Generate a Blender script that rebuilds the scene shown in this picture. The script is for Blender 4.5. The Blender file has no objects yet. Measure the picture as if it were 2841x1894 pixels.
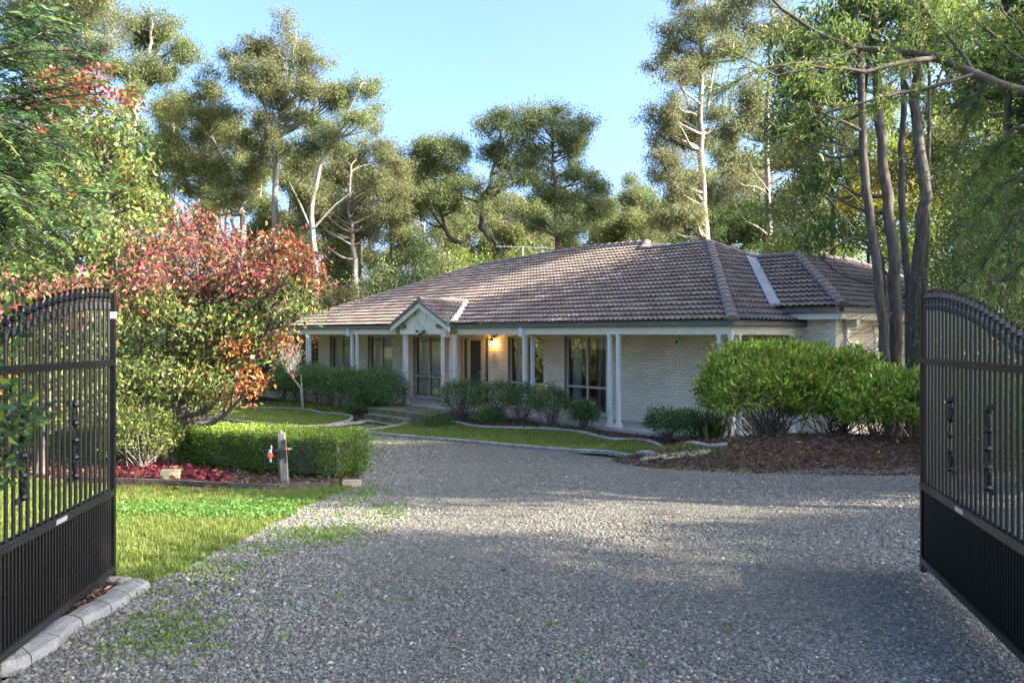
import bpy, bmesh, math, random
import numpy as np
from mathutils import Vector, geometry, noise as mnoise
random.seed(5)
R = np.random.default_rng(11)
SC = bpy.context.scene
COL = SC.collection
PI = math.pi

# ------------------------------------------------------------------ measured camera frame
FPX, CX, CY, EYE = 2367.5, 1420.5, 948.0, 1.6
K = 2841 / 2352.0                       # the overview picture the layout was measured on -> full picture
def at(x, y, Y):                        # a measured point at distance Y
    return np.array([(x*K-CX)/FPX*Y, Y, EYE-(y*K-CY)/FPX*Y])
def size(p, Y): return p*K/FPX*Y

_C = np.array([4.9267, 19.2]); _U = np.array([-2020.5, 2367])/3112; _N = np.array([-.7605, -.649])
MOUND = (5.7, 15.2, 3.7, 2.25, .46)
def g(x, y):
    x = np.asarray(x, float); y = np.asarray(y, float)
    z = np.interp(y, [-60, 5.5, 12, 19, 26.5, 40, 90], [0.05, 0, -.37, -.75, -.93, -1.1, -1.0])
    z = z + .012*np.sin(x*.9+1.3)*np.sin(y*.7) 
    u_ = (x-_C[0])*_U[0]+(y-_C[1])*_U[1]; v_ = (x-_C[0])*_N[0]+(y-_C[1])*_N[1]
    floor = -.606+.0071*u_; zt = floor-np.interp(u_, [-2, 7, 8.5, 10, 13, 15, 24], [.10, .09, .16, .40, .42, .36, .36])
    sm = lambda a: a*a*(3-2*a)
    wgt = sm(np.clip((2.6-v_)/2.2, 0, 1))*sm(np.clip((u_+2.2)/2, 0, 1))*sm(np.clip((27-u_)/3, 0, 1))*sm(np.clip((v_+16)/3, 0, 1))
    z = z+(zt-z)*wgt
    d = ((x-MOUND[0])/MOUND[2])**2+((y-MOUND[1])/MOUND[3])**2
    z = z + MOUND[4]*np.clip(1-d, 0, 1)**.8
    return z
_YS = np.concatenate([np.arange(2, 30, .01), np.arange(30, 140, .05)])
def pg(x, y):                           # measured point -> ground
    dx, dz = (x*K-CX)/FPX, -(y*K-CY)/FPX
    h = EYE+dz*_YS-g(dx*_YS, _YS)
    i = int(np.argmax(h < 0)) if (h < 0).any() else len(_YS)-1
    Y = _YS[i]; return np.array([dx*Y, Y, float(g(dx*Y, Y))])

# ------------------------------------------------------------------ helpers
OFF = {}
def link(o): COL.objects.link(o); return o
def tag(o, label=None, cat=None, group=None, kind=None):
    if label: o['label'] = label
    if cat: o['category'] = cat
    if group: o['group'] = group
    if kind: o['kind'] = kind
    return o
def thing(name, label, cat, loc, group=None):
    o = bpy.data.objects.new(name, None); link(o)
    o.empty_display_size = .2
    o.location = [float(c) for c in loc]; OFF[o.name] = np.array(loc, float)
    return tag(o, label, cat, group)
def mk(name, V, F, mat, parent=None, loc=None, uv=None, col=None, smooth=False, mats=None, midx=None):
    me = bpy.data.meshes.new(name)
    V = np.asarray(V, float).reshape(-1, 3)
    off = OFF[parent.name] if parent is not None else (np.array(loc, float) if loc is not None else np.zeros(3))
    V = V-off
    if isinstance(F, np.ndarray):
        n, m = F.shape
        me.vertices.add(len(V)); me.vertices.foreach_set('co', V.astype(np.float32).ravel())
        me.loops.add(n*m); me.loops.foreach_set('vertex_index', F.astype(np.int32).ravel())
        me.polygons.add(n)
        me.polygons.foreach_set('loop_start', np.arange(0, n*m, m, dtype=np.int32))
        me.update(calc_edges=True)
    else:
        me.from_pydata([tuple(v) for v in V], [], [tuple(f) for f in F])
    if uv is not None:
        l = me.uv_layers.new(name='UVMap'); l.data.foreach_set('uv', np.asarray(uv, np.float32).ravel())
    if col is not None:
        a = me.color_attributes.new('Col', 'FLOAT_COLOR', 'POINT')
        c = np.ones((len(V), 4), np.float32); c[:, :3] = col
        a.data.foreach_set('color', c.ravel())
    for m_ in (mats or [mat]): me.materials.append(m_)
    if midx is not None: me.polygons.foreach_set('material_index', np.asarray(midx, np.int32))
    if smooth: me.polygons.foreach_set('use_smooth', np.ones(len(me.polygons), bool))
    me.validate(); me.update()
    o = bpy.data.objects.new(name, me); link(o)
    if parent is not None:
        o.parent = parent; OFF[o.name] = off
    elif loc is not None:
        o.location = [float(c) for c in loc]; OFF[o.name] = off
    else: OFF[o.name] = off
    return o

class MB:
    def __init__(s, T=None): s.V = []; s.F = []; s.UV = []; s.T = T
    def add(s, V, F, uv=None):
        b = len(s.V)
        for v in V: s.V.append(np.array(s.T(*v) if s.T else v, float))
        for f in F: s.F.append([b+i for i in f])
        return s
    def box(s, a, b):
        (x0, y0, z0), (x1, y1, z1) = [min(p, q) for p, q in zip(a, b)], [max(p, q) for p, q in zip(a, b)]
        return s.add([(x0,y0,z0),(x1,y0,z0),(x1,y1,z0),(x0,y1,z0),(x0,y0,z1),(x1,y0,z1),(x1,y1,z1),(x0,y1,z1)],
              [(3,2,1,0),(4,5,6,7),(0,1,5,4),(1,2,6,5),(2,3,7,6),(3,0,4,7)])
    def tube(s, pts, rad, n=8, cap=True):
        pts = [np.array(s.T(*p) if s.T else p, float) for p in pts]
        rad = list(rad) if hasattr(rad, '__len__') else [rad]*len(pts)
        b = len(s.V); m = len(pts)
        ref = np.array([0, 0, 1.]) if abs((pts[-1]-pts[0])[2]) < .8*np.linalg.norm(pts[-1]-pts[0]) else np.array([1., 0, 0])
        for i, p in enumerate(pts):
            t = pts[min(i+1, m-1)]-pts[max(i-1, 0)]; t = t/(np.linalg.norm(t)+1e-9)
            u = np.cross(ref, t); u /= np.linalg.norm(u)+1e-9; w = np.cross(t, u)
            for k in range(n):
                a = 2*PI*k/n; s.V.append(p+rad[i]*(math.cos(a)*u+math.sin(a)*w))
        for i in range(m-1):
            for k in range(n):
                k2 = (k+1) % n
                s.F.append([b+i*n+k, b+i*n+k2, b+(i+1)*n+k2, b+(i+1)*n+k])
        if cap:
            s.F.append([b+k for k in range(n)][::-1]); s.F.append([b+(m-1)*n+k for k in range(n)])
        return s
    def lathe(s, prof, c, n=10, ax=None):     # prof: (r, h)
        ax = np.array(ax if ax is not None else (0, 0, 1.), float)
        return s.tube2([(np.array(c, float)+ax*h, r) for r, h in prof], n, ax)
    def tube2(s, pr, n, ax):
        b = len(s.V); ref = np.array([1., 0, 0]) if abs(ax[0]) < .8 else np.array([0, 1., 0])
        u = np.cross(ref, ax); u /= np.linalg.norm(u); w = np.cross(ax, u)
        for p, r in pr:
            for k in range(n):
                a = 2*PI*(k+.5)/n; s.V.append(np.array(s.T(*(p+r*(math.cos(a)*u+math.sin(a)*w))) if s.T else p+r*(math.cos(a)*u+math.sin(a)*w)))
        m = len(pr)
        for i in range(m-1):
            for k in range(n):
                k2 = (k+1) % n
                s.F.append([b+i*n+k, b+i*n+k2, b+(i+1)*n+k2, b+(i+1)*n+k])
        s.F.append([b+k for k in range(n)][::-1]); s.F.append([b+(m-1)*n+k for k in range(n)])
        return s
    def obj(s, name, mat, parent=None, loc=None, smooth=False):
        return mk(name, np.array(s.V), s.F, mat, parent, loc, smooth=smooth)

# ------------------------------------------------------------------ materials
def nt(name):
    m = bpy.data.materials.new(name); m.use_nodes = True
    n = m.node_tree; n.nodes.clear(); out = n.nodes.new('ShaderNodeOutputMaterial')
    return m, n, out
def N(n, t, **kw):
    x = n.nodes.new(t)
    for k, v in kw.items():
        if k in x.inputs: x.inputs[k].default_value = v
        else: setattr(x, k, v)
    return x
def rgba(c): return (c[0], c[1], c[2], 1)
def mat(name, c, rough=.6, var=.2, scale=6, bump=0, bscale=40, metal=0, spec=.4, c2=None, stretch=None, detail=5, coord='Object'):
    m, n, out = nt(name); L = n.links.new
    b = N(n, 'ShaderNodeBsdfPrincipled'); b.inputs['Roughness'].default_value = rough
    b.inputs['Metallic'].default_value = metal; b.inputs['Specular IOR Level'].default_value = spec
    tc = N(n, 'ShaderNodeTexCoord'); src = tc.outputs[coord]
    if stretch:
        mp = N(n, 'ShaderNodeMapping'); mp.inputs['Scale'].default_value = stretch; L(src, mp.inputs[0]); src = mp.outputs[0]
    no = N(n, 'ShaderNodeTexNoise'); no.inputs['Scale'].default_value = scale; no.inputs['Detail'].default_value = detail
    L(src, no.inputs['Vector'])
    rp = N(n, 'ShaderNodeValToRGB'); e = rp.color_ramp.elements
    e[0].position = .3; e[1].position = .7
    ca = c2 if c2 is not None else [x*(1-var) for x in c]
    cb = c if c2 is not None else [min(1, x*(1+var)) for x in c]
    e[0].color = rgba(ca); e[1].color = rgba(cb)
    L(no.outputs['Fac'], rp.inputs[0]); L(rp.outputs[0], b.inputs['Base Color'])
    if bump:
        n2 = N(n, 'ShaderNodeTexNoise'); n2.inputs['Scale'].default_value = bscale; n2.inputs['Detail'].default_value = 6
        L(src, n2.inputs['Vector'])
        bp = N(n, 'ShaderNodeBump'); bp.inputs['Strength'].default_value = bump; bp.inputs['Distance'].default_value = .02
        L(n2.outputs['Fac'], bp.inputs['Height']); L(bp.outputs[0], b.inputs['Normal'])
    L(b.outputs[0], out.inputs[0]); return m
def leafmat(name, trans=.35, rough=.45, spec=.35):
    m, n, out = nt(name); L = n.links.new
    a = N(n, 'ShaderNodeAttribute', attribute_name='Col')
    b = N(n, 'ShaderNodeBsdfPrincipled'); b.inputs['Roughness'].default_value = rough; b.inputs['Specular IOR Level'].default_value = spec
    t = N(n, 'ShaderNodeBsdfTranslucent'); mx = N(n, 'ShaderNodeMixShader'); mx.inputs[0].default_value = trans
    hs = N(n, 'ShaderNodeHueSaturation'); hs.inputs['Value'].default_value = 1.5; hs.inputs['Hue'].default_value = .49
    L(a.outputs['Color'], b.inputs['Base Color']); L(a.outputs['Color'], hs.inputs['Color']); L(hs.outputs[0], t.inputs[0])
    L(b.outputs[0], mx.inputs[1]); L(t.outputs[0], mx.inputs[2]); L(mx.outputs[0], out.inputs[0]); return m
def randmat(name, cols, rough=.8, noise=.25, spec=.3, trans=0):     # instance / per-object random colour
    m, n, out = nt(name); L = n.links.new
    oi = N(n, 'ShaderNodeObjectInfo'); rp = N(n, 'ShaderNodeValToRGB'); e = rp.color_ramp.elements
    while len(e) < len(cols): e.new(.5)
    for i, (p, c) in enumerate(cols): e[i].position = p; e[i].color = rgba(c)
    L(oi.outputs['Random'], rp.inputs[0])
    tc = N(n, 'ShaderNodeTexCoord'); no = N(n, 'ShaderNodeTexNoise'); no.inputs['Scale'].default_value = 3
    L(tc.outputs['Object'], no.inputs['Vector'])
    mr = N(n, 'ShaderNodeMapRange'); mr.inputs['From Min'].default_value = .3; mr.inputs['From Max'].default_value = .7
    mr.inputs['To Min'].default_value = 1-noise; mr.inputs['To Max'].default_value = 1+noise; L(no.outputs['Fac'], mr.inputs[0])
    mx = N(n, 'ShaderNodeVectorMath', operation='SCALE'); L(rp.outputs[0], mx.inputs[0]); L(mr.outputs[0], mx.inputs['Scale'])
    b = N(n, 'ShaderNodeBsdfPrincipled'); b.inputs['Roughness'].default_value = rough; b.inputs['Specular IOR Level'].default_value = spec
    L(mx.outputs[0], b.inputs['Base Color'])
    if trans:
        t = N(n, 'ShaderNodeBsdfTranslucent'); mm = N(n, 'ShaderNodeMixShader'); mm.inputs[0].default_value = trans
        L(mx.outputs[0], t.inputs[0]); L(b.outputs[0], mm.inputs[1]); L(t.outputs[0], mm.inputs[2]); L(mm.outputs[0], out.inputs[0])
    else: L(b.outputs[0], out.inputs[0])
    return m
def ground_mat(name, cols, cell, bump=.6, patch=None, patch_scale=.8):
    """small voronoi cells (stones, chips, blades) over broad patches"""
    m, n, out = nt(name); L = n.links.new
    tc = N(n, 'ShaderNodeTexCoord'); vo = N(n, 'ShaderNodeTexVoronoi'); vo.inputs['Scale'].default_value = cell
    L(tc.outputs['Object'], vo.inputs['Vector'])
    sx = N(n, 'ShaderNodeSeparateColor'); L(vo.outputs['Color'], sx.inputs[0])
    rp = N(n, 'ShaderNodeValToRGB'); e = rp.color_ramp.elements
    while len(e) < len(cols): e.new(.5)
    for i, (p, c) in enumerate(cols): e[i].position = p; e[i].color = rgba(c)
    L(sx.outputs[0], rp.inputs[0]); colr = rp.outputs[0]
    no = N(n, 'ShaderNodeTexNoise'); no.inputs['Scale'].default_value = patch_scale; no.inputs['Detail'].default_value = 6
    L(tc.outputs['Object'], no.inputs['Vector'])
    if patch is not None:
        r2 = N(n, 'ShaderNodeValToRGB'); r2.color_ramp.elements[0].position = .48; r2.color_ramp.elements[1].position = .66
        L(no.outputs['Fac'], r2.inputs[0])
        mx = N(n, 'ShaderNodeMix', data_type='RGBA'); L(r2.outputs[0], mx.inputs[0]); L(colr, mx.inputs[6]); mx.inputs[7].default_value = rgba(patch)
        colr = mx.outputs[2]
    b = N(n, 'ShaderNodeBsdfPrincipled'); b.inputs['Roughness'].default_value = .9; b.inputs['Specular IOR Level'].default_value = .2
    L(colr, b.inputs['Base Color'])
    bp = N(n, 'ShaderNodeBump'); bp.inputs['Strength'].default_value = bump; bp.inputs['Distance'].default_value = .02
    bp.invert = True
    L(vo.outputs['Distance'], bp.inputs['Height']); L(bp.outputs[0], b.inputs['Normal'])
    L(b.outputs[0], out.inputs[0]); return m
def brick_mat():
    m, n, out = nt('painted_brick'); L = n.links.new
    uv = N(n, 'ShaderNodeUVMap'); br = N(n, 'ShaderNodeTexBrick')
    br.inputs['Scale'].default_value = 1; br.inputs['Brick Width'].default_value = .24; br.inputs['Row Height'].default_value = .086
    br.inputs['Mortar Size'].default_value = .006; br.inputs['Mortar Smooth'].default_value = .3
    br.inputs['Color1'].default_value = (.78, .70, .56, 1); br.inputs['Color2'].default_value = (.69, .605, .475, 1); br.inputs['Mortar'].default_value = (.50, .43, .335, 1)
    L(uv.outputs[0], br.inputs['Vector'])
    no = N(n, 'ShaderNodeTexNoise'); no.inputs['Scale'].default_value = 1.2; no.inputs['Detail'].default_value = 8; L(uv.outputs[0], no.inputs['Vector'])
    mr = N(n, 'ShaderNodeMapRange'); mr.inputs['From Min'].default_value = .3; mr.inputs['From Max'].default_value = .7; mr.inputs['To Min'].default_value = .88; mr.inputs['To Max'].default_value = 1.1
    L(no.outputs['Fac'], mr.inputs[0])
    sc = N(n, 'ShaderNodeVectorMath', operation='SCALE'); L(br.outputs['Color'], sc.inputs[0]); L(mr.outputs[0], sc.inputs['Scale'])
    b = N(n, 'ShaderNodeBsdfPrincipled'); b.inputs['Roughness'].default_value = .75; b.inputs['Specular IOR Level'].default_value = .25
    L(sc.outputs[0], b.inputs['Base Color'])
    n2 = N(n, 'ShaderNodeTexNoise'); n2.inputs['Scale'].default_value = 22; n2.inputs['Detail'].default_value = 5; L(uv.outputs[0], n2.inputs['Vector'])
    ma = N(n, 'ShaderNodeMath', operation='MULTIPLY_ADD'); L(br.outputs['Fac'], ma.inputs[0]); ma.inputs[1].default_value = -1.2; L(n2.outputs['Fac'], ma.inputs[2])
    bp = N(n, 'ShaderNodeBump'); bp.inputs['Strength'].default_value = .9; bp.inputs['Distance'].default_value = .014
    L(ma.outputs[0], bp.inputs['Height']); L(bp.outputs[0], b.inputs['Normal']); L(b.outputs[0], out.inputs[0]); return m
def tile_mat():
    m, n, out = nt('concrete_roof_tile'); L = n.links.new
    uv = N(n, 'ShaderNodeUVMap')
    sn = N(n, 'ShaderNodeVectorMath', operation='SNAP'); sn.inputs[1].default_value = (.33, .32, 1); L(uv.outputs[0], sn.inputs[0])
    wn = N(n, 'ShaderNodeTexWhiteNoise', noise_dimensions='2D'); L(sn.outputs[0], wn.inputs['Vector'])
    rp = N(n, 'ShaderNodeValToRGB'); e = rp.color_ramp.elements; e.new(.5)
    for i, (p, c) in enumerate([(0, (.15, .112, .096)), (.5, (.19, .146, .126)), (1, (.235, .185, .16))]): e[i].position = p; e[i].color = rgba(c)
    L(wn.outputs['Value'], rp.inputs[0])
    no = N(n, 'ShaderNodeTexNoise'); no.inputs['Scale'].default_value = 1.4; no.inputs['Detail'].default_value = 8; L(uv.outputs[0], no.inputs['Vector'])
    r2 = N(n, 'ShaderNodeValToRGB'); r2.color_ramp.elements[0].position = .55; r2.color_ramp.elements[1].position = .75; L(no.outputs['Fac'], r2.inputs[0])
    mu = N(n, 'ShaderNodeMath', operation='MULTIPLY'); L(r2.outputs[0], mu.inputs[0]); mu.inputs[1].default_value = .55
    mx = N(n, 'ShaderNodeMix', data_type='RGBA'); L(mu.outputs[0], mx.inputs[0]); L(rp.outputs[0], mx.inputs[6]); mx.inputs[7].default_value = (.17, .16, .125, 1)
    b = N(n, 'ShaderNodeBsdfPrincipled'); b.inputs['Roughness'].default_value = .75; b.inputs['Specular IOR Level'].default_value = .25
    L(mx.outputs[2], b.inputs['Base Color'])
    n2 = N(n, 'ShaderNodeTexNoise'); n2.inputs['Scale'].default_value = 60; L(uv.outputs[0], n2.inputs['Vector'])
    bp = N(n, 'ShaderNodeBump'); bp.inputs['Strength'].default_value = .35; bp.inputs['Distance'].default_value = .01
    L(n2.outputs['Fac'], bp.inputs['Height']); L(bp.outputs[0], b.inputs['Normal']); L(b.outputs[0], out.inputs[0]); return m
def glass_mat(name='window_glass', refl=.15):
    m, n, out = nt(name); L = n.links.new
    fr = N(n, 'ShaderNodeFresnel'); fr.inputs['IOR'].default_value = 1.55
    ma = N(n, 'ShaderNodeMath', operation='MULTIPLY_ADD', use_clamp=True); L(fr.outputs[0], ma.inputs[0]); ma.inputs[1].default_value = 1.35; ma.inputs[2].default_value = refl
    tr = N(n, 'ShaderNodeBsdfTransparent'); tr.inputs[0].default_value = (1, 1, 1, 1)
    gl = N(n, 'ShaderNodeBsdfGlossy'); gl.inputs['Roughness'].default_value = .004
    mx = N(n, 'ShaderNodeMixShader'); L(ma.outputs[0], mx.inputs[0]); L(tr.outputs[0], mx.inputs[1]); L(gl.outputs[0], mx.inputs[2]); L(mx.outputs[0], out.inputs[0]); return m
def emit(name, c, s):
    m, n, out = nt(name); e = N(n, 'ShaderNodeEmission'); e.inputs[0].default_value = rgba(c); e.inputs[1].default_value = s
    n.links.new(e.outputs[0], out.inputs[0]); return m

M = dict(
    brick=brick_mat(), tile=tile_mat(), glass=glass_mat(), shutterglass=glass_mat('shutter_window_glass', .03),
    cream=mat('cream_timber_paint', (.74, .70, .57), .5, .07, 3, .12, 60),
    white=mat('white_paint', (.66, .67, .65), .45, .06, 4, .08, 60),
    frame=mat('primrose_aluminium', (.52, .45, .36), .4, .06, 4),
    reveal=mat('brown_reveal', (.30, .235, .17), .7, .15, 5, .2, 50),
    gutter=mat('slate_gutter', (.12, .135, .135), .4, .12, 3),
    cap=mat('ridge_cap', (.20, .155, .135), .6, .25, 5, .3, 60),
    valley=mat('valley_lead', (.30, .31, .31), .5, .2, 3, .2, 30),
    mortar=mat('pale_valley_mortar', (.66, .64, .56), .8, .2, 6, .4, 40),
    concrete=mat('porch_concrete', (.40, .375, .335), .85, .15, 4, .3, 50),
    kerb=mat('garden_edging_concrete', (.27, .255, .235), .85, .3, 5, .5, 45),
    mossy=mat('mossy_concrete', (.22, .19, .14), .9, .2, 3, .5, 40, c2=(.075, .085, .025)),
    shutter=mat('shutter_white', (.80, .79, .76), .5, .05, 4),
    room=mat('room_paint', (.20, .17, .14), .8, .1, 2),
    blind=mat('roller_blind', (.52, .49, .38), .8, .06, 3),
    curtain=mat('curtain', (.52, .56, .62), .9, .2, 8, stretch=(9, 9, .3)),
    wood=mat('stained_timber', (.26, .105, .04), .5, .3, 5, stretch=(4, 4, .6)),
    door=mat('dark_door', (.028, .026, .025), .45, .15, 4),
    black=mat('gate_black', (.006, .006, .0065), .36, .25, 30, .06, 120, spec=.5),
    rail=mat('gate_rail_black', (.013, .0125, .012), .36, .25, 18, .05, 100, spec=.5),
    steel=mat('galvanised_plate', (.55, .55, .55), .4, .2, 12, metal=.4),
    chrome=mat('grey_metal', (.62, .62, .60), .35, .1, 6, metal=.3),
    greyplastic=mat('charcoal_plastic', (.03, .03, .035), .5, .2, 10),
    orange=mat('orange_plastic', (.75, .13, .03), .4, .1, 10),
    post=mat('weathered_timber', (.33, .32, .26), .85, .3, 6, .6, 30, c2=(.15, .14, .11), stretch=(14, 14, .9)),
    sandstone=mat('sandstone_brick', (.42, .36, .22), .85, .25, 9, .5, 60),
    sleeper=mat('old_sleeper', (.10, .085, .06), .9, .4, 5, .6, 30),
    bark=mat('rough_bark', (.17, .145, .125), .95, .3, 3, 1.0, 9, c2=(.06, .048, .04), stretch=(6, 6, 1.1)),
    palebark=mat('pale_gum_bark', (.34, .30, .255), .8, .3, 2.5, .5, 14, c2=(.20, .165, .135), stretch=(2, 2, .6)),
    brownbark=mat('brown_branch_bark', (.105, .085, .07), .9, .35, 4, .6, 20),
    twig=mat('pale_twig', (.29, .26, .22), .85, .3, 8),
    stem=mat('shrub_stem', (.13, .105, .08), .85, .35, 8),
    metermat=mat('meter_box_paint', (.60, .60, .55), .5, .05, 3),
    red=mat('red_sticker', (.40, .03, .03), .5, .1, 5), blue=mat('blue_drum', (.05, .14, .45), .45, .1, 4),
    gravel=ground_mat('gravel_bed', [(0, (.07, .066, .054)), (.5, (.13, .122, .102)), (.92, (.19, .178, .15)), (1, (.28, .23, .17))], 55, .8),
    soil=ground_mat('lawn_soil', [(0, (.08, .10, .03)), (.6, (.12, .155, .04)), (1, (.17, .18, .06))], 60, .5, (.14, .17, .045), .6),
    mulch=ground_mat('bark_mulch', [(0, (.035, .02, .013)), (.6, (.085, .05, .032)), (1, (.16, .105, .07))], 34, .9),
    forest=ground_mat('forest_floor', [(0, (.05, .045, .02)), (.6, (.09, .085, .035)), (1, (.14, .12, .06))], 22, .8, (.07, .11, .025), .3),
    leaf=leafmat('leaf'), gloss=leafmat('glossy_leaf', .30, .42, .32), gumleaf=leafmat('gum_leaf', .42, .6, .15),
    deadleaf=leafmat('fallen_leaf', .15, .6, .25),
)

# ------------------------------------------------------------------ sheets on the terrain
def sheet(name, poly, step, zoff, m, kind='structure', label=None):
    P = [Vector((float(p[0]), float(p[1]))) for p in poly]
    A = np.array([[p.x, p.y] for p in P])
    # refine the outline so it follows the ground
    Q = []
    for i in range(len(A)):
        a, b = A[i], A[(i+1) % len(A)]; k = max(1, int(np.linalg.norm(b-a)/(step*1.0)))
        for j in range(k): Q.append(a+(b-a)*j/k)
    Q = np.array(Q)
    xs = np.arange(A[:, 0].min()+step/2, A[:, 0].max(), step); ys = np.arange(A[:, 1].min()+step/2, A[:, 1].max(), step)
    X, Y = np.meshgrid(xs, ys); pts = np.stack([X.ravel(), Y.ravel()], 1)
    pts = pts[inside(pts, A)]
    allp = [Vector(q) for q in Q]+[Vector(q) for q in pts]
    n = len(Q)
    v, e, f, *_ = geometry.delaunay_2d_cdt(allp, [(i, (i+1) % n) for i in range(n)], [], 1, 1e-5)
    v = np.array([[a.x, a.y] for a in v]); z = g(v[:, 0], v[:, 1])+zoff
    f = np.array([list(t) for t in f if len(t) == 3])
    o = mk(name, np.column_stack([v, z]), f, m, smooth=True)
    # facing up
    if o.data.polygons[0].normal.z < 0: o.data.flip_normals()
    tag(o, label, None, None, kind); return o
def inside(pts, A):
    x, y = pts[:, 0], pts[:, 1]; r = np.zeros(len(pts), bool); j = len(A)-1
    for i in range(len(A)):
        xi, yi, xj, yj = A[i, 0], A[i, 1], A[j, 0], A[j, 1]
        c = ((yi > y) != (yj > y)) & (x < (xj-xi)*(y-yi)/(yj-yi+1e-12)+xi); r ^= c; j = i
    return r
def rand_in(poly, n):
    A = np.array([[p[0], p[1]] for p in poly]); out = []
    lo, hi = A.min(0), A.max(0); tot = 0
    area = .5*abs(np.dot(A[:, 0], np.roll(A[:, 1], 1))-np.dot(A[:, 1], np.roll(A[:, 0], 1)))
    k = int(n*area); p = R.uniform(lo, hi, (int(k*np.prod(hi-lo)/area*1.05)+8, 2)); p = p[inside(p, A)]
    return p[:k]
G = lambda *l: [pg(*p)[:2] for p in l]
# ground to the horizon: fine near, coarse far
def ground():
    xs = np.unique(np.concatenate([np.linspace(-400, -40, 10), np.linspace(-40, 40, 81), np.linspace(40, 400, 10)]))
    ys = np.unique(np.concatenate([np.linspace(-200, -10, 8), np.linspace(-10, 60, 141), np.linspace(60, 700, 14)]))
    X, Y = np.meshgrid(xs, ys); Z = g(X, Y)
    a = ((X-6)/5)**2+((Y-15.7)/3.5)**2
    V = np.stack([X, Y, Z-.045], -1).reshape(-1, 3); nx = len(xs)
    i = np.arange(len(ys)-1)[:, None]*nx+np.arange(nx-1)[None]; i = i.ravel()
    o = mk('ground', V, np.stack([i, i+1, i+nx+1, i+nx], 1), M['soil'], smooth=True); tag(o, kind='structure')
ground()
HB = [(-9.5, 30.5), (-14, 36), (-40, 36), (-60, 60), (-60, 130), (80, 130), (80, 24), (14, 20), (9.5, 20)]
sheet('forest_floor', [(-40, 37), (-60, 60), (-60, 120), (80, 120), (80, 20), (14, 18.5), (9, 19), (8, 21), (0, 34), (-8, 40)], 2.0, .02, M['forest'])
lawn_edge = [(825, 1108), (790, 1128), (745, 1148), (700, 1163), (660, 1190), (620, 1207), (560, 1240), (515, 1262), (470, 1283), (435, 1305), (390, 1322), (345, 1345)]
kerb_out = [(419, 1635), (388, 1653), (352, 1681), (291, 1714), (212, 1750), (164, 1799), (79, 1854), (0, 1872)]
kerb_out = [(a/K, b/K) for a, b in kerb_out]
kerb_in = [(a/K, b/K) for a, b in [(0, 1829), (36, 1805), (97, 1775), (212, 1708), (273, 1675), (320, 1640), (355, 1623)]]
kb = [pg(*p) for p in kerb_out]; ki = [pg(*p) for p in kerb_in]
drive = G((1660, 1042), (1500, 1050), (1300, 1038), (1100, 1020), (900, 1003), (790, 993), (842, 985), (872, 976), (800, 980), (700, 984), (600, 978), (500, 966), (440, 950), (300, 936), (120, 930)) \
    + G((120, 950), (420, 968), (640, 990), (790, 1020), (822, 1060)) + G(*lawn_edge) + [k[:2] for k in kb[:-1]] + [(-2.5, 3.2), (-5, -30), (9, -30), (9.5, 5), (9.5, 12), (10.5, 16), (6, 17.4), (3.6, 16.9)]
sheet('gravel_driveway', drive, .35, .004, M['gravel'])
bedA = G((-60, 1095), (265, 1108), (420, 1112), (520, 1118), (640, 1120), (815, 1110), (825, 1085), (800, 1030), (640, 1000), (420, 975), (265, 968), (-60, 975))
sheet('mulch_bed', bedA, .3, .006, M['mulch'])
house_front = None

# ------------------------------------------------------------------ house
C0 = np.array([4.9267, 19.2, -.6059]); EU = np.array([-2020.5, 2367, 22.])/3112; EV = np.array([-.7605, -.649, -.003])
def P(u, v, w): return C0+u*EU+v*EV+np.array([0, 0, w])
def HBM(): return MB(P)
house = thing('house', 'long single storey cream brick house with brown tiled hip roof and verandah', 'house', P(10, 0, -.6))
UL, UR = 22.35, 1.0         # ends of the front wall
WV = -1.5
TP = math.tan(math.radians(24))
def roof_w(v, ve=.15, we=2.68): return we+(ve-v)*TP
openings = [(5.24, 6.94, .1, 2.3), (7.86, 9.55, .1, 2.3), (10.55, 12.07, 0.0, 2.3), (13.23, 14.98, .1, 2.3), (16.38, 18.21, .75, 2.3), (19.58, 21.31, .75, 2.3)]
def wall_quads(mb, uvs, a0, a1, w0, w1, f, rev):
    """one wall quad; f maps (a,w)->(u,v,w)"""
    mb.add([f(a0, w0), f(a1, w0), f(a1, w1), f(a0, w1)], [(0, 1, 2, 3)]); uvs += [(a0, w0), (a1, w0), (a1, w1), (a0, w1)]
def wall(name, a_lo, a_hi, w_lo, w_hi, ops, f, depth_f):
    mb, uvs = HBM(), []
    cuts = [a_lo]+[c for o in ops for c in o[:2]]+[a_hi]
    for i in range(0, len(cuts), 2): wall_quads(mb, uvs, cuts[i], cuts[i+1], w_lo, w_hi, f, 0)
    for o in ops:
        if o[2] > w_lo: wall_quads(mb, uvs, o[0], o[1], w_lo, o[2], f, 0)
        wall_quads(mb, uvs, o[0], o[1], o[3], w_hi, f, 0)
    o_ = mk(name, np.array(mb.V), mb.F, M['brick'], house, uv=uvs)
    return o_
wf = wall('wall', UR, UL, -.05, 2.72, openings, lambda a, w: (a, WV, w), None)
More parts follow.
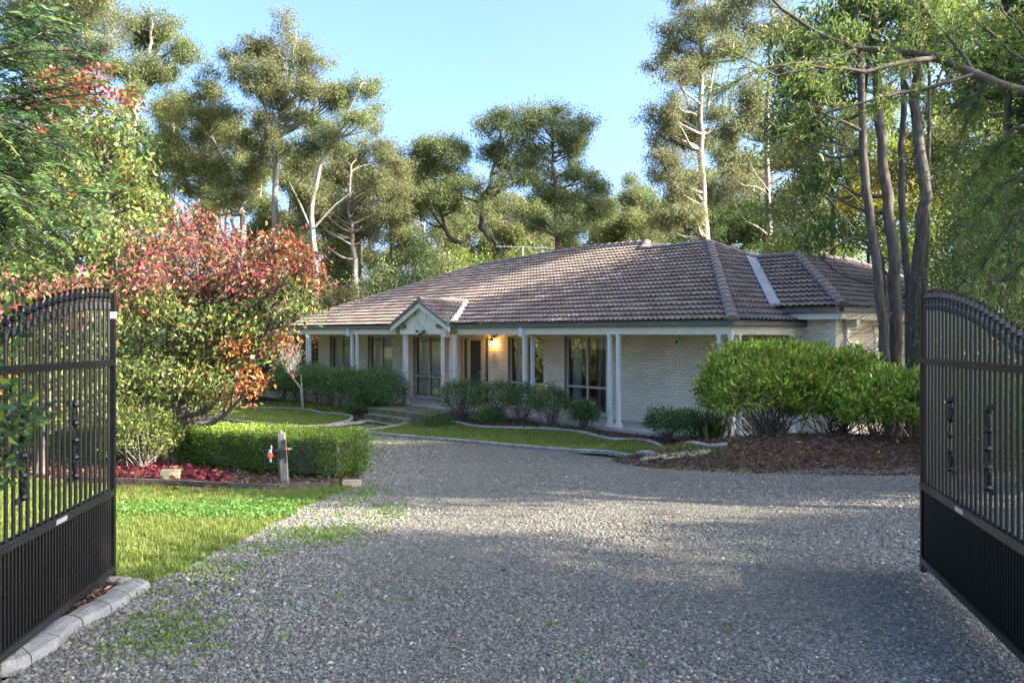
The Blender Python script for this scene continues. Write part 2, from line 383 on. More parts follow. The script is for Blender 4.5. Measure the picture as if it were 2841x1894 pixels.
# reveals + window fittings
RV = .11
def window(o, kind, split):
    u0, u1, w0, w1 = o
    fr = HBM(); t = .045; v0, v1 = WV-RV-.05, WV-RV
    um = u0+(u1-u0)*split
    fr.box((u0, v0, w0), (u0+t, v1, w1)); fr.box((u1-t, v0, w0), (u1, v1, w1))
    fr.box((u0+t, v0, w0), (u1-t, v1, w0+t)); fr.box((u0+t, v0, w1-t), (u1-t, v1, w1))
    rails = [.84] if w0 < .5 else []
    lo = w0+t
    if rails:
        fr.box((u0+t, v0, .81), (u1-t, v1, .87))
        fr.box((um-.025, v0, w0+t), (um+.025, v1, .81)); fr.box((um-.03, v0, .87), (um+.03, v1+.012, w1-t))
    else: fr.box((um-.03, v0, w0+t), (um+.03, v1+.012, w1-t))
    win = fr.obj('window', M['frame'], house)
    rv = HBM()
    rv.add([(u0, WV, w0), (u0, WV-RV, w0), (u0, WV-RV, w1), (u0, WV, w1)], [(0, 1, 2, 3)])
    rv.add([(u1, WV, w0), (u1, WV, w1), (u1, WV-RV, w1), (u1, WV-RV, w0)], [(0, 1, 2, 3)])
    rv.add([(u0, WV, w1), (u0, WV-RV, w1), (u1, WV-RV, w1), (u1, WV, w1)], [(0, 1, 2, 3)])
    rv.obj('reveal', M['reveal'], win)
    si = HBM(); si.box((u0-.02, WV-RV, w0-.075), (u1+.02, WV+.035, w0-.004)); si.obj('sill', M['concrete'], win)
    gl = HBM(); vg = v0+.02
    panes = [(u0+t, um, w0+t, .81 if rails else w1-t), (um, u1-t, w0+t, .81 if rails else w1-t)]
    if rails: panes += [(u0+t, um, .87, w1-t), (um, u1-t, .87, w1-t)]
    for (a, b, c, d) in panes:
        k = .0025*(R.random()-.5)*0
        gl.add([(a, vg, c), (b, vg, c), (b, vg, d), (a, vg, d)], [(3, 2, 1, 0)])
    gl.obj('pane', M['shutterglass' if kind == 'shutter' else 'glass'], win)
    if kind == 'shutter':
        sl = HBM()
        for (a, b, c, d) in panes:
            a, b, c, d = a+.03, b-.03, c+.02, d-.02; vv = v0-.06
            sl.box((a, vv-.02, c), (a+.05, vv+.02, d)); sl.box((b-.05, vv-.02, c), (b, vv+.02, d))
            sl.box((a+.05, vv-.02, c), (b-.05, vv+.02, c+.07)); sl.box((a+.05, vv-.02, d-.07), (b-.05, vv+.02, d))
            w = c+.1
            while w < d-.1:
                sl.add([(a+.05, vv+.022, w-.036), (b-.05, vv+.022, w-.036), (b-.05, vv-.022, w+.036), (a+.05, vv-.022, w+.036),
                        (a+.05, vv+.026, w-.030), (b-.05, vv+.026, w-.030), (b-.05, vv-.018, w+.042), (a+.05, vv-.018, w+.042)],
                       [(3,2,1,0),(4,5,6,7),(0,1,5,4),(1,2,6,5),(2,3,7,6),(3,0,4,7)])
                w += .078
        sl.obj('shutter', M['shutter'], win)
    else:
        b = HBM(); b.add([(u0+.02, v0-.05, w1-.32), (u1-.02, v0-.05, w1-.32), (u1-.02, v0-.05, w1), (u0+.02, v0-.05, w1)], [(0, 1, 2, 3)])
        b.box((u0+.02, v0-.06, w1-.345), (u1-.02, v0-.04, w1-.32)); b.obj('blind', M['blind'], win)
        cu = HBM(); n = 14; us = np.linspace(u1-.06, u1-.42, n)
        V = [(u, v0-.14+.035*math.sin(i*2.2), w) for i, u in enumerate(us) for w in (w0+.03, w1-.05)]
        cu.add(V, [(2*i, 2*i+2, 2*i+3, 2*i+1) for i in range(n-1)]); cu.obj('curtain', M['curtain'], win)
    return win
for i in (0, 1): window(openings[i], 'blind', .5)
for i in (3, 4, 5): window(openings[i], 'shutter', .5)
# stained wood screen seen behind the middle window
sc_ = HBM(); sc_.box((7.98, WV-.62, .1), (8.3, WV-.55, 1.9)); sc_.box((7.98, WV-.62, 1.9), (8.36, WV-.5, 1.94)); tag(sc_.obj('timber_screen', M['wood'], house))
# entry: sidelights and door
u0, u1, w0, w1 = openings[2]
d = HBM(); v0, v1 = WV-.16, WV-.08
for a, b in ((u0, u0+.05), (10.86, 10.99), (11.70, 11.80), (u1-.05, u1)): d.box((a, v0, w0), (b, v1, w1))
d.box((u0+.05, v0, w1-.08), (10.86, v1, w1)); d.box((10.99, v0, w1-.08), (11.70, v1, w1)); d.box((11.80, v0, w1-.08), (u1-.05, v1, w1))
for a, b in ((u0+.05, 10.86), (11.80, u1-.05)): d.box((a, v0, .72), (b, v1, .79)); d.box((a, v0, 0), (b, v1, .08))
dr = d.obj('door', M['frame'], house)
gl = HBM()
for a, b in ((u0+.05, 10.86), (11.80, u1-.05)): gl.add([(a, v0+.03, .08), (b, v0+.03, .08), (b, v0+.03, w1-.08), (a, v0+.03, w1-.08)], [(3, 2, 1, 0)])
gl.obj('sidelight', M['glass'], dr)
dl = HBM(); dl.box((10.99, v0+.005, .02), (11.70, v0+.045, w1-.08))
for a, b in ((11.07, 11.31), (11.38, 11.62)):
    for c, e in ((.2, .8), (.95, 1.6), (1.72, 2.05)):
        dl.box((a, v0+.045, c), (b, v0+.052, e)); dl.box((a+.04, v0+.052, c+.05), (b-.04, v0+.058, e-.05))
dl.obj('door_leaf', M['door'], dr)
sf = HBM(); sf.box((10.99, v1-.03, .02), (11.04, v1+.01, 2.22)); sf.box((11.65, v1-.03, .02), (11.70, v1+.01, 2.22)); sf.box((11.04, v1-.03, 2.17), (11.65, v1+.01, 2.22)); sf.obj('screen_door_frame', M['frame'], dr)
h = HBM(); h.box((11.0, v1+.01, 1.0), (11.035, v1+.03, 1.12)); h.tube([(11.02, v1+.03, 1.08), (11.02, v1+.06, 1.08), (11.12, v1+.06, 1.08)], .01, 6); h.obj('handle', M['steel'], dr)
for a in (u0, u1): rv = HBM(); rv.add([(a, WV, w0), (a, WV-.16, w0), (a, WV-.16, w1), (a, WV, w1)], [(0, 1, 2, 3)]); rv.obj('reveal', M['reveal'], dr)
# other walls
def plain_wall(a, b, w_lo, w_hi, shift=0):
    mb, uvs = HBM(), []
    a, b = np.array(a, float), np.array(b, float); L = np.linalg.norm(b-a)
    mb.add([(a[0], a[1], w_lo), (b[0], b[1], w_lo), (b[0], b[1], w_hi), (a[0], a[1], w_hi)], [(0, 1, 2, 3)])
    uvs = [(shift, w_lo), (shift+L, w_lo), (shift+L, w_hi), (shift, w_hi)]
    return mk('wall', np.array(mb.V), mb.F, M['brick'], house, uv=uvs)
WU = -.92
plain_wall((UR, WV), (UR, -2.9), -.05, 2.75); 
plain_wall((UR, -2.9), (WU, -2.9), -.75, 3.0, .1)
plain_wall((WU, -2.9), (WU, -12.5), -.75, 2.98, .05)
plain_wall((UL, WV), (UL, -10.5), -.6, 2.75)
# quoins on wing corner: raked dark joints
q = HBM()
w = -.7
k = 0
while w < 2.85:
    q.box((WU-.004, -2.9-(.24 if k % 2 else .12), w+.006), (WU+(.12 if k % 2 else .24), -2.892, w+.08)); w += .086; k += 1
qb = q.obj('quoin', M['cream'], house)
# room behind the windows
ib = HBM()
ib.add([(UR+.05, -5, 0), (UL-.05, -5, 0), (UL-.05, -5, 2.6), (UR+.05, -5, 2.6), (UR+.05, WV-.25, 0), (UL-.05, WV-.25, 0), (UL-.05, WV-.25, 2.6), (UR+.05, WV-.25, 2.6)],
       [(0, 1, 2, 3), (0, 4, 5, 1), (3, 2, 6, 7), (0, 3, 7, 4), (1, 5, 6, 2)])
for uu in (7.4, 10.2, 12.7, 15.7, 18.9): ib.box((uu-.04, -5, 0), (uu+.04, WV-.27, 2.6))
ib.obj('interior', M['room'], house)
# porch slab
pf = HBM(); pf.box((-.2, WV, -.5), (23.6, .2, 0)); pf.box((-.2, -2.9, -.5), (UR, WV, 0)); pf.obj('porch_floor', M['concrete'], house)
pf = HBM(); pf.box((13.6, .2, -.62), (24.4, .22, -.02)); pf.box((20.9, .22, -.62), (24.4, .4, -.1)); o_ = pf.obj('porch_base', M['cream'], house)
# verandah ceiling
pc = HBM(); pc.add([(-.15, .1, 2.58), (22.9, .1, 2.58), (22.9, WV, 2.58), (-.15, WV, 2.58)], [(0, 1, 2, 3)]); pc.add([(-.15, WV, 2.58), (UR, WV, 2.58), (UR, -2.9, 2.58), (-.15, -2.9, 2.58)], [(0, 1, 2, 3)]); pc.obj('porch_ceiling', M['cream'], house)
# beams / fascia
def beam(a, b, horiz):
    mb = HBM()
    if horiz: mb.box((a, -.045, 2.37), (b, .045, 2.43)); mb.box((a, -.03, 2.43), (b, .055, 2.56))
    else: mb.box((-.045, a, 2.37), (.045, b, 2.43)); mb.box((-.055, a, 2.43), (.03, b, 2.56))
    return mb
mb = beam(.046, 10.2, True); mb2 = beam(13.75, 22.9, True)
for q_ in (mb2, beam(-3.0, -.056, False)): mb.V_off = len(mb.V); b0 = len(mb.V); mb.V += q_.V; mb.F += [[b0+i for i in f] for f in q_.F]
mb.box((-.055, -.055, 2.37), (.045, .055, 2.56))
mb.obj('fascia', M['cream'], house)
def gutter(pts, vv=0):
    """square-line gutter with rolled lip along a horizontal path of (u,v,w), outward side given by normal"""
    mb = HBM()
    for (a, b, nrm) in pts:
        a, b, n_ = np.array(a, float), np.array(b, float), np.array(nrm, float)
        prof = [(0, 0), (.10, 0), (.115, .02), (.115, .085), (.13, .1), (.13, .115), (.105, .115), (.1, .02), (0.01, .02), (0.01, .115), (0, .115)]
        V = [tuple(e+n_*x+np.array([0, 0, z])) for e in (a, b) for x, z in prof]; n = len(prof)
        mb.add(V, [(i, (i+1) % n, n+(i+1) % n, n+i) for i in range(n)]+[tuple(range(n))[::-1], tuple(range(n, 2*n))])
    return mb.obj('gutter', M['gutter'], house)
gutter([((-.19, .06, 2.565), (10.55, .06, 2.565), (0, 1, 0)), ((13.0, .06, 2.565), (23.0, .06, 2.565), (0, 1, 0)), ((-.06, .19, 2.565), (-.06, -3.2, 2.565), (-1, 0, 0)),
        ((10.15, .19, 2.58), (11.0, .19, 2.58), (0, 1, 0)), ((12.85, .19, 2.58), (13.85, .19, 2.58), (0, 1, 0)),
        ((WU-.37, -2.53, 2.9), (.9, -2.53, 2.9), (0, 1, 0)), ((WU-.36, -2.42, 2.9), (WU-.36, -12.5, 2.9), (-1, 0, 0))])
wfs = HBM(); wfs.box((WU-.36, -2.53, 2.74), (.85, -2.57, 2.9)); wfs.box((WU-.355, -2.57, 2.74), (WU-.33, -12.5, 2.9)); wfs.box((WU-.33, -2.9, 2.74), (WU-.0, -12.5, 2.76)); wfs.box((WU-.33, -2.57, 2.74), (.85, -2.9, 2.76)); wfs.obj('fascia', M['cream'], house)
# columns
def column(u, v, w0=0, s=.044, top=2.37):
    mb = HBM(); mb.box((u-s, v-s, w0), (u+s, v+s, top))
    for h0, h1, e in ((0, .07, .03), (.07, .10, .022), (.10, .13, .012)): mb.box((u-s-e, v-s-e, w0+h0), (u+s+e, v+s+e, w0+h1))
    mb.box((u-s-.012, v-s-.012, top-.06), (u+s+.012, v+s+.012, top-.002))
    mb.obj('column', M['white'], house)
for (u, v) in [(20.42, 0), (20.2, 0), (16.83, 0), (16.45, 0), (13.3, -.02), (13.0, .1), (10.9, .1), (10.85, -.2), (10.38, 0), (7.0, .03), (6.98, -.26), (3.7, 0), (3.4, 0), (.3, 0), (0, 0), (0, -.3), (0, -2.5), (0, -2.78)]: column(u, v)
def bracket(u, v=0): b = HBM(); b.box((u-.07, v+.05, 2.3), (u+.07, v+.16, 2.56)); b.obj('bracket', M['white'], house)
for u in (7.05, 16.9): bracket(u)
b = HBM(); b.box((10.55, .1, 2.28), (10.78, .24, 2.57)); b.obj('bracket', M['white'], house)
# downpipes on the wing and end posts
for bx in ([((WU-.08, -3.3, -.6), (WU-.012, -3.4, 2.55)), ((WU-.33, -3.28, 2.55), (WU-.012, -3.42, 2.74))], [((WU-.06, -5.4, -.6), (WU-.012, -5.47, 2.74))], [((WU-.06, -7.0, -.6), (WU-.012, -7.06, 2.74))]):
    dp = HBM(); [dp.box(*b_) for b_ in bx]; dp.obj('downpipe', M['cream'], house)

# roof tiles -------------------------------------------------
def tiles(o, du, ds, poly, gauge=.32, per=.165, amp=.034):
    """stepped rows of double-roll tiles on a plane, cut to a polygon given in plane coordinates"""
    o, du, ds = [np.array(a, float) for a in (o, du, ds)]; du = du/np.linalg.norm(du); ds = ds/np.linalg.norm(ds)
    nn = np.cross(du, ds); nn = nn if nn[2] > 0 else -nn
    A = np.array(poly); a0, a1 = A[:, 0].min(), A[:, 0].max(); b0, b1 = A[:, 1].min(), A[:, 1].max()
    prof = np.array([0, 0, .25, .85, 1, .85, .25]); pos = np.array([0, .3, .42, .52, .62, .72, .84])*per
    k0 = math.floor(a0/per)-1; k1 = math.ceil(a1/per)+1
    aa = (np.arange(k0, k1)[:, None]*per+pos[None]).ravel(); hh = np.tile(prof, k1-k0)*amp
    rows = np.arange(math.floor(b0/gauge)-0, math.ceil(b1/gauge)); lines = []
    for r in rows: lines += [(r*gauge+.07, .006), (r*gauge, .048), (r*gauge, .066), ((r+1)*gauge+.07, 0.0)]
    B = np.array([l[0] for l in lines]); T = np.array([l[1] for l in lines])
    jit = (R.random((len(rows), len(aa)//14+2))-.5)*.006
    J = np.repeat(np.repeat(jit, 14, axis=1)[:, :len(aa)], 4, axis=0)
    V = o+aa[None, :, None]*du+B[:, None, None]*ds+(hh[None]+T[:, None]+J)[..., None]*nn
    nl, nc = len(lines), len(aa)
    tri = geometry.tessellate_polygon([[Vector((p[0], p[1], 0)) for p in poly]])
    bmo = bmesh.new(); allv = []
    cc = np.stack(np.meshgrid(aa, B), -1)
    OV, OF, OUV = [], [], []
    for t in tri:
        T3 = A[list(t)]
        if abs(np.cross(T3[1]-T3[0], T3[2]-T3[0])) < 1e-4: continue
        c = T3.mean(0)
        ja = np.where((B >= T3[:, 1].min()-gauge*1.3) & (B <= T3[:, 1].max()+gauge*1.3))[0]; ia = np.where((aa >= T3[:, 0].min()-per) & (aa <= T3[:, 0].max()+per))[0]
        if len(ja) < 2 or len(ia) < 2: continue
        sub = V[ja[0]:ja[-1]+1, ia[0]:ia[-1]+1]; m_, n_ = sub.shape[:2]
        idx = (np.arange(m_-1)[:, None]*n_+np.arange(n_-1)[None]).ravel()
        me = bpy.data.meshes.new('t'); me.from_pydata(sub.reshape(-1, 3).tolist(), [], np.stack([idx, idx+1, idx+n_+1, idx+n_], 1).tolist())
        bm = bmesh.new(); bm.from_mesh(me); bpy.data.meshes.remove(me)
        for e in range(3):
            p, q2 = T3[e], T3[(e+1) % 3]; ed = q2-p; nr = np.array([ed[1], -ed[0]])
            if np.dot(nr, c-p) > 0: nr = -nr
            n3 = nr[0]*du+nr[1]*ds; n3 /= np.linalg.norm(n3)
            bmesh.ops.bisect_plane(bm, geom=bm.verts[:]+bm.edges[:]+bm.faces[:], plane_co=Vector(o+p[0]*du+p[1]*ds), plane_no=Vector(n3), clear_outer=True)
        bs = len(OV); bm.verts.index_update()
        OV += [np.array(v.co) for v in bm.verts]
        for f in bm.faces: OF.append([bs+v.index for v in f.verts])
        bm.free()
    bmo.free()
    OV = np.array(OV); UVv = np.stack([(OV-o)@du, (OV-o)@ds], 1)
    uv = [UVv[i] for f in OF for i in f]
    return OV, OF, uv
class Plane:
    """roof plane through three (u,v,w) points; eave direction a->b"""
    def __init__(s, a, b, c):
        s.o = P(*a); s.du = P(*b)-s.o; s.du /= np.linalg.norm(s.du); c = P(*c)-s.o; s.ds = c-(c@s.du)*s.du; s.ds /= np.linalg.norm(s.ds)
    def to(s, p): d_ = P(*p)-s.o; return (d_@s.du, d_@s.ds)
    def tiles(s, poly): return tiles(s.o, s.du, s.ds, [s.to(p) for p in poly])
RA = (4.6, -5.45, roof_w(-5.45)); RB = (16.0, -5.45, roof_w(-5.45))
up1 = (10.9, -6.25, roof_w(-6.25)); up2 = (7.69, -6.15, roof_w(-6.15)); up3 = (7.35, -5.45, roof_w(-5.45))
EL, ER = (22.9, .15, 2.68), (-.15, .15, 2.68)
OV, OF, OU = [], [], []
def acc(r):
    b = len(OV); OV.extend(r[0]); OF.extend([[b+i for i in f] for f in r[1]]); OU.extend(r[2])
pl = Plane(ER, EL, RA)
acc(pl.tiles([ER, EL, RB, up1, up2, up3, RA]))
ew = lambda u: 2.68+(u+.15)*(RA[2]-2.68)/(4.6+.15)
pe = Plane(ER, (-.15, -5, 2.68), RA)
acc(pe.tiles([ER, RA, (3.55, -6.63, ew(3.55)), (3.55, -6.05, ew(3.55)), (.47, -2.42, ew(.47)), (.47, -2.88, ew(.47)), (-.15, -3.1, 2.68)]))
BW = roof_w(-5.45)
pw = Plane((WU-.45, -2.42, 3.02), (3, -2.42, 3.02), (2, -6.05, 4.66))
WR = (1.95, -6.05, 4.66)
acc(pw.tiles([(WU-.45, -2.42, 3.02), (.47, -2.42, 3.02), (3.55, -6.05, 4.66), WR]))
pr = Plane((WU-.45, -2.42, 3.02), (WU-.45, -12, 3.02), WR)
acc(pr.tiles([(WU-.45, -2.42, 3.02), WR, (1.95, -8.9, 4.66), (WU-.45, -12.5, 3.02)]))
pg_l = Plane((22.9, .15, 2.68), (22.9, -11, 2.68), RB); acc(pg_l.tiles([EL, RB, (22.9, -11.05, 2.68)]))
# gable roof
GA, GW, GE = 11.93, 3.50, 2.70       # apex u, apex w, eave w
GL, GR = 13.62, 10.25
gv = .34
vtop = .15-(GW-2.68)/TP
for sgn, ue in ((1, GL), (-1, GR)):
    pgb = Plane((ue, gv, GE), (ue, -2, GE), (GA, gv, GW))
    acc(pgb.tiles([(ue, gv, GE), (GA, gv, GW), (GA, vtop-.08, GW), (ue, .1, GE)]))
roof = mk('roof', np.array(OV), OF, M['tile'], house, uv=OU)
# unseen back slopes close the roof
bk = HBM(); bk.add([RB, up1, up2, up3, RA, (-.15, -11.05, 2.68), (22.9, -11.05, 2.68), (3.55, -6.63, ew(3.55))], [(0, 1, 6), (1, 2, 5, 6), (2, 3, 4, 5)])
bk.add([(1.95, -8.9, 4.66), WR, (3.55, -6.05, 4.66), (5.5, -8.9, 4.66), (WU-.45, -12.5, 3.02), (5.5, -12.5, 3.02)], [(0, 1, 2, 3), (0, 3, 5, 4)])
bk.obj('back_slope', M['tile'], roof)
def caps(lines, m=M['cap'], r=.125):
    mb = MB()
    for p, q_ in lines:
        p, q_ = P(*p), P(*q_); d_ = q_-p; L = np.linalg.norm(d_); t = d_/L; s_ = np.cross(t, [0, 0, 1.]); s_ /= np.linalg.norm(s_); n_ = np.cross(s_, t)
        k = max(1, round(L/.37)); n = 9
        for i in range(k):
            a, b = p+t*L*i/k, p+t*(L*(i+1)/k+.03); V = []
            for e, rr, lift in ((a, r, .045), (b, r*.88, .03)):
                for j in range(n):
                    th = -.25+(PI+.5)*j/(n-1); V.append(tuple(e+s_*rr*1.12*math.cos(th)+n_*(rr*.72*math.sin(th)+lift)))
            mb.add(V, [(j, j+1, n+j+1, n+j) for j in range(n-1)]+[tuple(range(n))[::-1]])
    return mb.obj('ridge_tiles', m, roof)
caps([(ER, RA), (RA, up3), (up3, up2), (up2, up1), (up1, RB), (EL, RB), (RA, (3.5, -6.7, ew(3.5))), ((3.55, -6.05, 4.66), WR), ((WU-.45, -2.42, 3.02), WR), (WR, (1.95, -8.9, 4.66)), ((1.95, -8.9, 4.66), (WU-.45, -12.5, 3.02))])
caps([((GA, gv, GW), (GA, vtop, GW))], r=.09)
def flash(a, b, wdt, m, lift=.05):
    a, b = P(*a), P(*b); t = (b-a)/np.linalg.norm(b-a); s_ = np.cross(t, [0, 0, 1.]); s_ /= np.linalg.norm(s_)
    mb = MB(); z = np.array([0, 0, lift])
    V = [a-s_*wdt+z, a+s_*wdt+z, b+s_*wdt+z, b-s_*wdt+z]; V += [v-np.array([0, 0, .06]) for v in V]
    mb.add(V, [(0, 1, 2, 3), (7, 6, 5, 4), (0, 4, 5, 1), (1, 5, 6, 2), (2, 6, 7, 3), (3, 7, 4, 0)]); return mb.obj('valley_flashing', m, roof)
flash((.40, -2.40, 3.04), (3.55, -6.05, 4.68), .13, M['valley'], .10)
flash((GR-.02, .16, GE+.02), (GA, vtop-.05, GW), .09, M['mortar'], .09); flash((GL+.02, .16, GE+.02), (GA, vtop-.05, GW), .09, M['mortar'], .09)
fl = HBM(); fl.box((-.1, -2.87, 2.72), (.9, -2.895, 2.95)); fl.box((-.15, -2.6, 2.73), (.5, -2.87, 2.76)); fl.obj('lead_flashing', M['valley'], roof)
# gable front
gb = HBM(); fv = .2
gb.add([(GL-.35, fv, 2.37), (GR+.35, fv, 2.37), (GR+.35, fv, 2.78), (GA, fv, GW-.14), (GL-.35, fv, 2.78)], [(0, 1, 2, 3, 4)])
for uu in (GA+.38, GA-.5): gb.box((uu-.015, fv, 2.42), (uu+.015, fv+.012, 3.05))
gb.box((GL-.4, fv-.05, 2.37), (GR+.4, fv+.03, 2.43))
gable = gb.obj('gable_wall', M['cream'], house)
vt = HBM(); n = 20; cu, cw = GA-.1, 2.93
ring = [(cu+.16*math.cos(2*PI*i/n), cw+.215*math.sin(2*PI*i/n)) for i in range(n)]; ring2 = [(cu+.125*math.cos(2*PI*i/n), cw+.175*math.sin(2*PI*i/n)) for i in range(n)]
V = [(a, fv+.03, b) for a, b in ring]+[(a, fv+.03, b) for a, b in ring2]+[(a, fv, b) for a, b in ring]+[(a, fv, b) for a, b in ring2]
vt.add(V, [(i, (i+1) % n, n+(i+1) % n, n+i) for i in range(n)]+[(2*n+i, 2*n+(i+1) % n, (i+1) % n, i) for i in range(n)]+[(n+i, n+(i+1) % n, 3*n+(i+1) % n, 3*n+i) for i in range(n)])
for k in range(8):
    z = cw-.15+k*.042; wd = .12*math.sqrt(max(.05, 1-((z-cw)/.178)**2)); vt.add([(cu-wd, fv+.028, z-.014), (cu+wd, fv+.028, z-.014), (cu+wd, fv+.004, z+.022), (cu-wd, fv+.004, z+.022)], [(0, 1, 2, 3)])
vt.obj('louvre_vent', M['shutter'], gable)
bg, bgc = HBM(), HBM()
for ue, sg in ((GL, 1), (GR, -1)):
    dx, dz = ue-GA, GE-GW; L = math.hypot(dx, dz); nx, nz = -dz/L*(1 if dx < 0 else -1)*-1, abs(dx)/L
    p0, p1 = np.array([GA, GW]), np.array([ue, GE])
    off = lambda p, k: (p[0], p[1]-k)
    for (m_, k0, k1, va, vb) in ((bg, .075, .26, gv-.06, gv+.0), (bgc, -.02, .07, gv-.02, gv+.05)):
        q1 = [off(p0, k0), off(p1, k0), off(p1, k1), off(p0, k1)]
        V = [(a, va, b) for a, b in q1]+[(a, vb, b) for a, b in q1]
        m_.add(V, [(0, 1, 2, 3), (7, 6, 5, 4), (0, 4, 5, 1), (1, 5, 6, 2), (2, 6, 7, 3), (3, 7, 4, 0)])
bg.obj('bargeboard', M['cream'], gable); bgc.obj('barge_capping', M['gutter'], gable)

def wall_lamp(u, v, w, nv, label):
    c = P(u, v, w); t = thing('wall_lamp', label, 'wall lamp', c)
    nrm = EV if nv == 'v' else -EU
    mb = MB(); mb.lathe([(.05, 0), (.05, .012), (.03, .02)], c+np.array([0, 0, -.12]), 10, nrm)
    q0 = c+np.array([0, 0, -.12]); mb.tube([q0, q0+nrm*.06+[0, 0, -.05], q0+nrm*.13+[0, 0, -.03], q0+nrm*.14+[0, 0, .02]], .009, 6); mb.obj('bracket', M['steel'], t)
    lc = c+nrm*.14
    gl_ = MB(); gl_.lathe([(.045, -.095), (.06, -.02), (.085, .075)], lc, 6); o = gl_.obj('lantern_glass', M['lampglass'], t)
    cp = MB(); cp.lathe([(.095, .075), (.09, .095), (.045, .13), (.015, .15), (.012, .185), (.0, .19)], lc, 6); cp.obj('lantern_cap', M['lampmetal'], t); cp = MB(); cp.lathe([(.03, -.115), (.05, -.1), (.048, -.094)], lc, 6); cp.obj('lantern_base', M['lampmetal'], t)
    bl = MB(); bl.lathe([(.008, -.06), (.02, -.04), (.027, -.01), (.018, .02), (.004, .035)], lc, 8); bl.obj('bulb', M['bulb'], t, smooth=True)
    L = bpy.data.lights.new('lamp_light', 'POINT'); L.energy = 9; L.color = (1, .55, .18); L.shadow_soft_size = .03
    lo = bpy.data.objects.new('lamp_light', L); link(lo); lo.parent = t; lo.location = [float(x) for x in (lc-c+nrm*.0)]
    return t
M['lampglass'] = glass_mat('lantern_glass', .02); M['bulb'] = emit('lit_bulb', (1, .52, .14), 60); M['lampmetal'] = mat('lamp_brass', (.20, .14, .07), .4, .2, 10, metal=.6)
wall_lamp(10.22, WV, 2.1, 'v', 'lit brass carriage lantern on brick wall beside the front door')
wall_lamp(WU, -8.55, 2.35, 'u', 'lit lantern on the wing wall seen between the bars of the right gate')
def camera_dome(u, v, w):
    c = P(u, v, w); t = thing('security_camera', 'white bullet security camera on blank brick wall under verandah', 'security camera', c)
    mb = MB(); mb.lathe([(.10, 0), (.10, .04), (.07, .055)], c, 14, EV); mb.obj('base', M['white'], t, smooth=False)
    d_ = EV+np.array([-.2, -.35, -.25]); d_ /= np.linalg.norm(d_)
    mb = MB(); mb.lathe([(.06, .02), (.075, .05), (.075, .18), (.062, .195)], c, 14, d_); mb.obj('body', M['white'], t)
    mb = MB(); mb.lathe([(.042, .1955), (.042, .201)], c, 12, d_); mb.obj('lens', M['door'], t)
camera_dome(2.6, WV, 2.22)
c = P(11.75, .31, 2.42); t = thing('floodlight_camera', 'small black floodlight camera with dangling cable under the porch gable', 'security camera', c)
mb = MB(P); mb.box((11.7, .23, 2.42), (11.78, .3, 2.5)); mb.obj('base', M['greyplastic'], t)
mb = MB(P); mb.tube([(11.75, .28, 2.42), (11.8, .36, 2.36), (11.84, .42, 2.35)], [.03, .04, .035], 8); mb.obj('body', M['greyplastic'], t)
mb = MB(P); mb.box((12.0, .3, 2.43), (12.12, .33, 2.51)); mb.tube([(11.74, .29, 2.47), (12.05, .3, 2.45)], .008, 5); mb.box((11.6, .3, 2.41), (11.72, .33, 2.5)); mb.obj('lamp_head', M['greyplastic'], t)
mb = MB(P); mb.tube([(11.72, .24, 2.5), (11.8, .25, 2.6), (12.1, .24, 2.72), (12.2, .26, 2.95), (12.15, .3, 3.12), (12.2, .4, 3.3)], .007, 5); mb.obj('cable', M['greyplastic'], t)
# antenna
a0 = at(1201, 610, 38); a1 = at(1201, 566, 38); t = thing('tv_antenna', 'thin horizontal television antenna on mast above the roof ridge', 'antenna', a0)
mb = MB(); mb.tube([a0+[0, 0, -1.5], a1+[0, 0, .02]], .022, 6); mb.obj('mast', M['chrome'], t)
mb = MB(); l_, r_ = at(1140, 566, 38), at(1262, 569, 38); mb.tube([l_, r_], .014, 6)
for i in range(14): q0 = l_+(r_-l_)*(i+.5)/14; mb.tube([q0+[.1, -.25, 0], q0+[-.1, .25, 0]], .008, 4)
mb.obj('boom', M['chrome'], t)
# meter box, drum
mb = MB(P); mb.box((WU-.23, -4.2, .2), (WU-.004, -5.75, 1.9)); t = thing('meter_box', 'pale electrical cabinet with red warning sticker on the wing wall', 'meter box', P(WU, -4.9, .2)); mb.obj('cabinet', M['metermat'], t)
mb = MB(P); mb.box((WU-.233, -5.12, 1.32), (WU-.2305, -5.3, 1.62)); mb.obj('sticker', M['red'], t)
mb = MB(P)
for a, b in ((1.36, 1.4), (1.43, 1.49), (1.53, 1.58)): mb.box((WU-.236, -5.15, a), (WU-.2335, -5.27, b))
mb.obj('lettering', M['white'], t)
mb = MB(P); mb.box((WU-.24, -4.97, .22), (WU-.2305, -4.985, 1.88)); mb.obj('door_joint', M['reveal'], t)
mb = MB(); q0 = P(WU-.7, -6.2, -.1); mb.lathe([(.27, 0), (.29, .02), (.28, .5), (.29, .52), (.28, 1.0), (.29, 1.25), (.26, 1.3)], q0, 18); o = mb.obj('water_drum', M['blue'], None, q0, smooth=False); tag(o, 'blue plastic drum behind the gum trunks by the wing wall', 'drum')
# steps
t = thing('concrete_steps', 'three mossy concrete steps up to the porch', 'steps', P(11.2, 1.8, -.45))
mb = HBM(); mb.box((9.6, .2, -.5), (12.9, 1.65, -.03)); mb.obj('landing', M['mossy'], t)
mb = HBM(); mb.box((10.3, 1.65, -.55), (12.6, 2.0, -.19)); mb.obj('tread', M['mossy'], t)
mb = HBM(); mb.box((10.6, 2.0, -.6), (12.4, 2.35, -.35)); mb.obj('tread', M['mossy'], t)
q0 = pg(968, 966); mb = MB(); mb.tube([q0+[-.22, -.05, .05], q0+[.22, .05, .07]], .05, 12); tag(mb.obj('drain_pipe', M['white'], None, q0), 'short white plastic pipe lying beside the mossy steps', 'pipe')
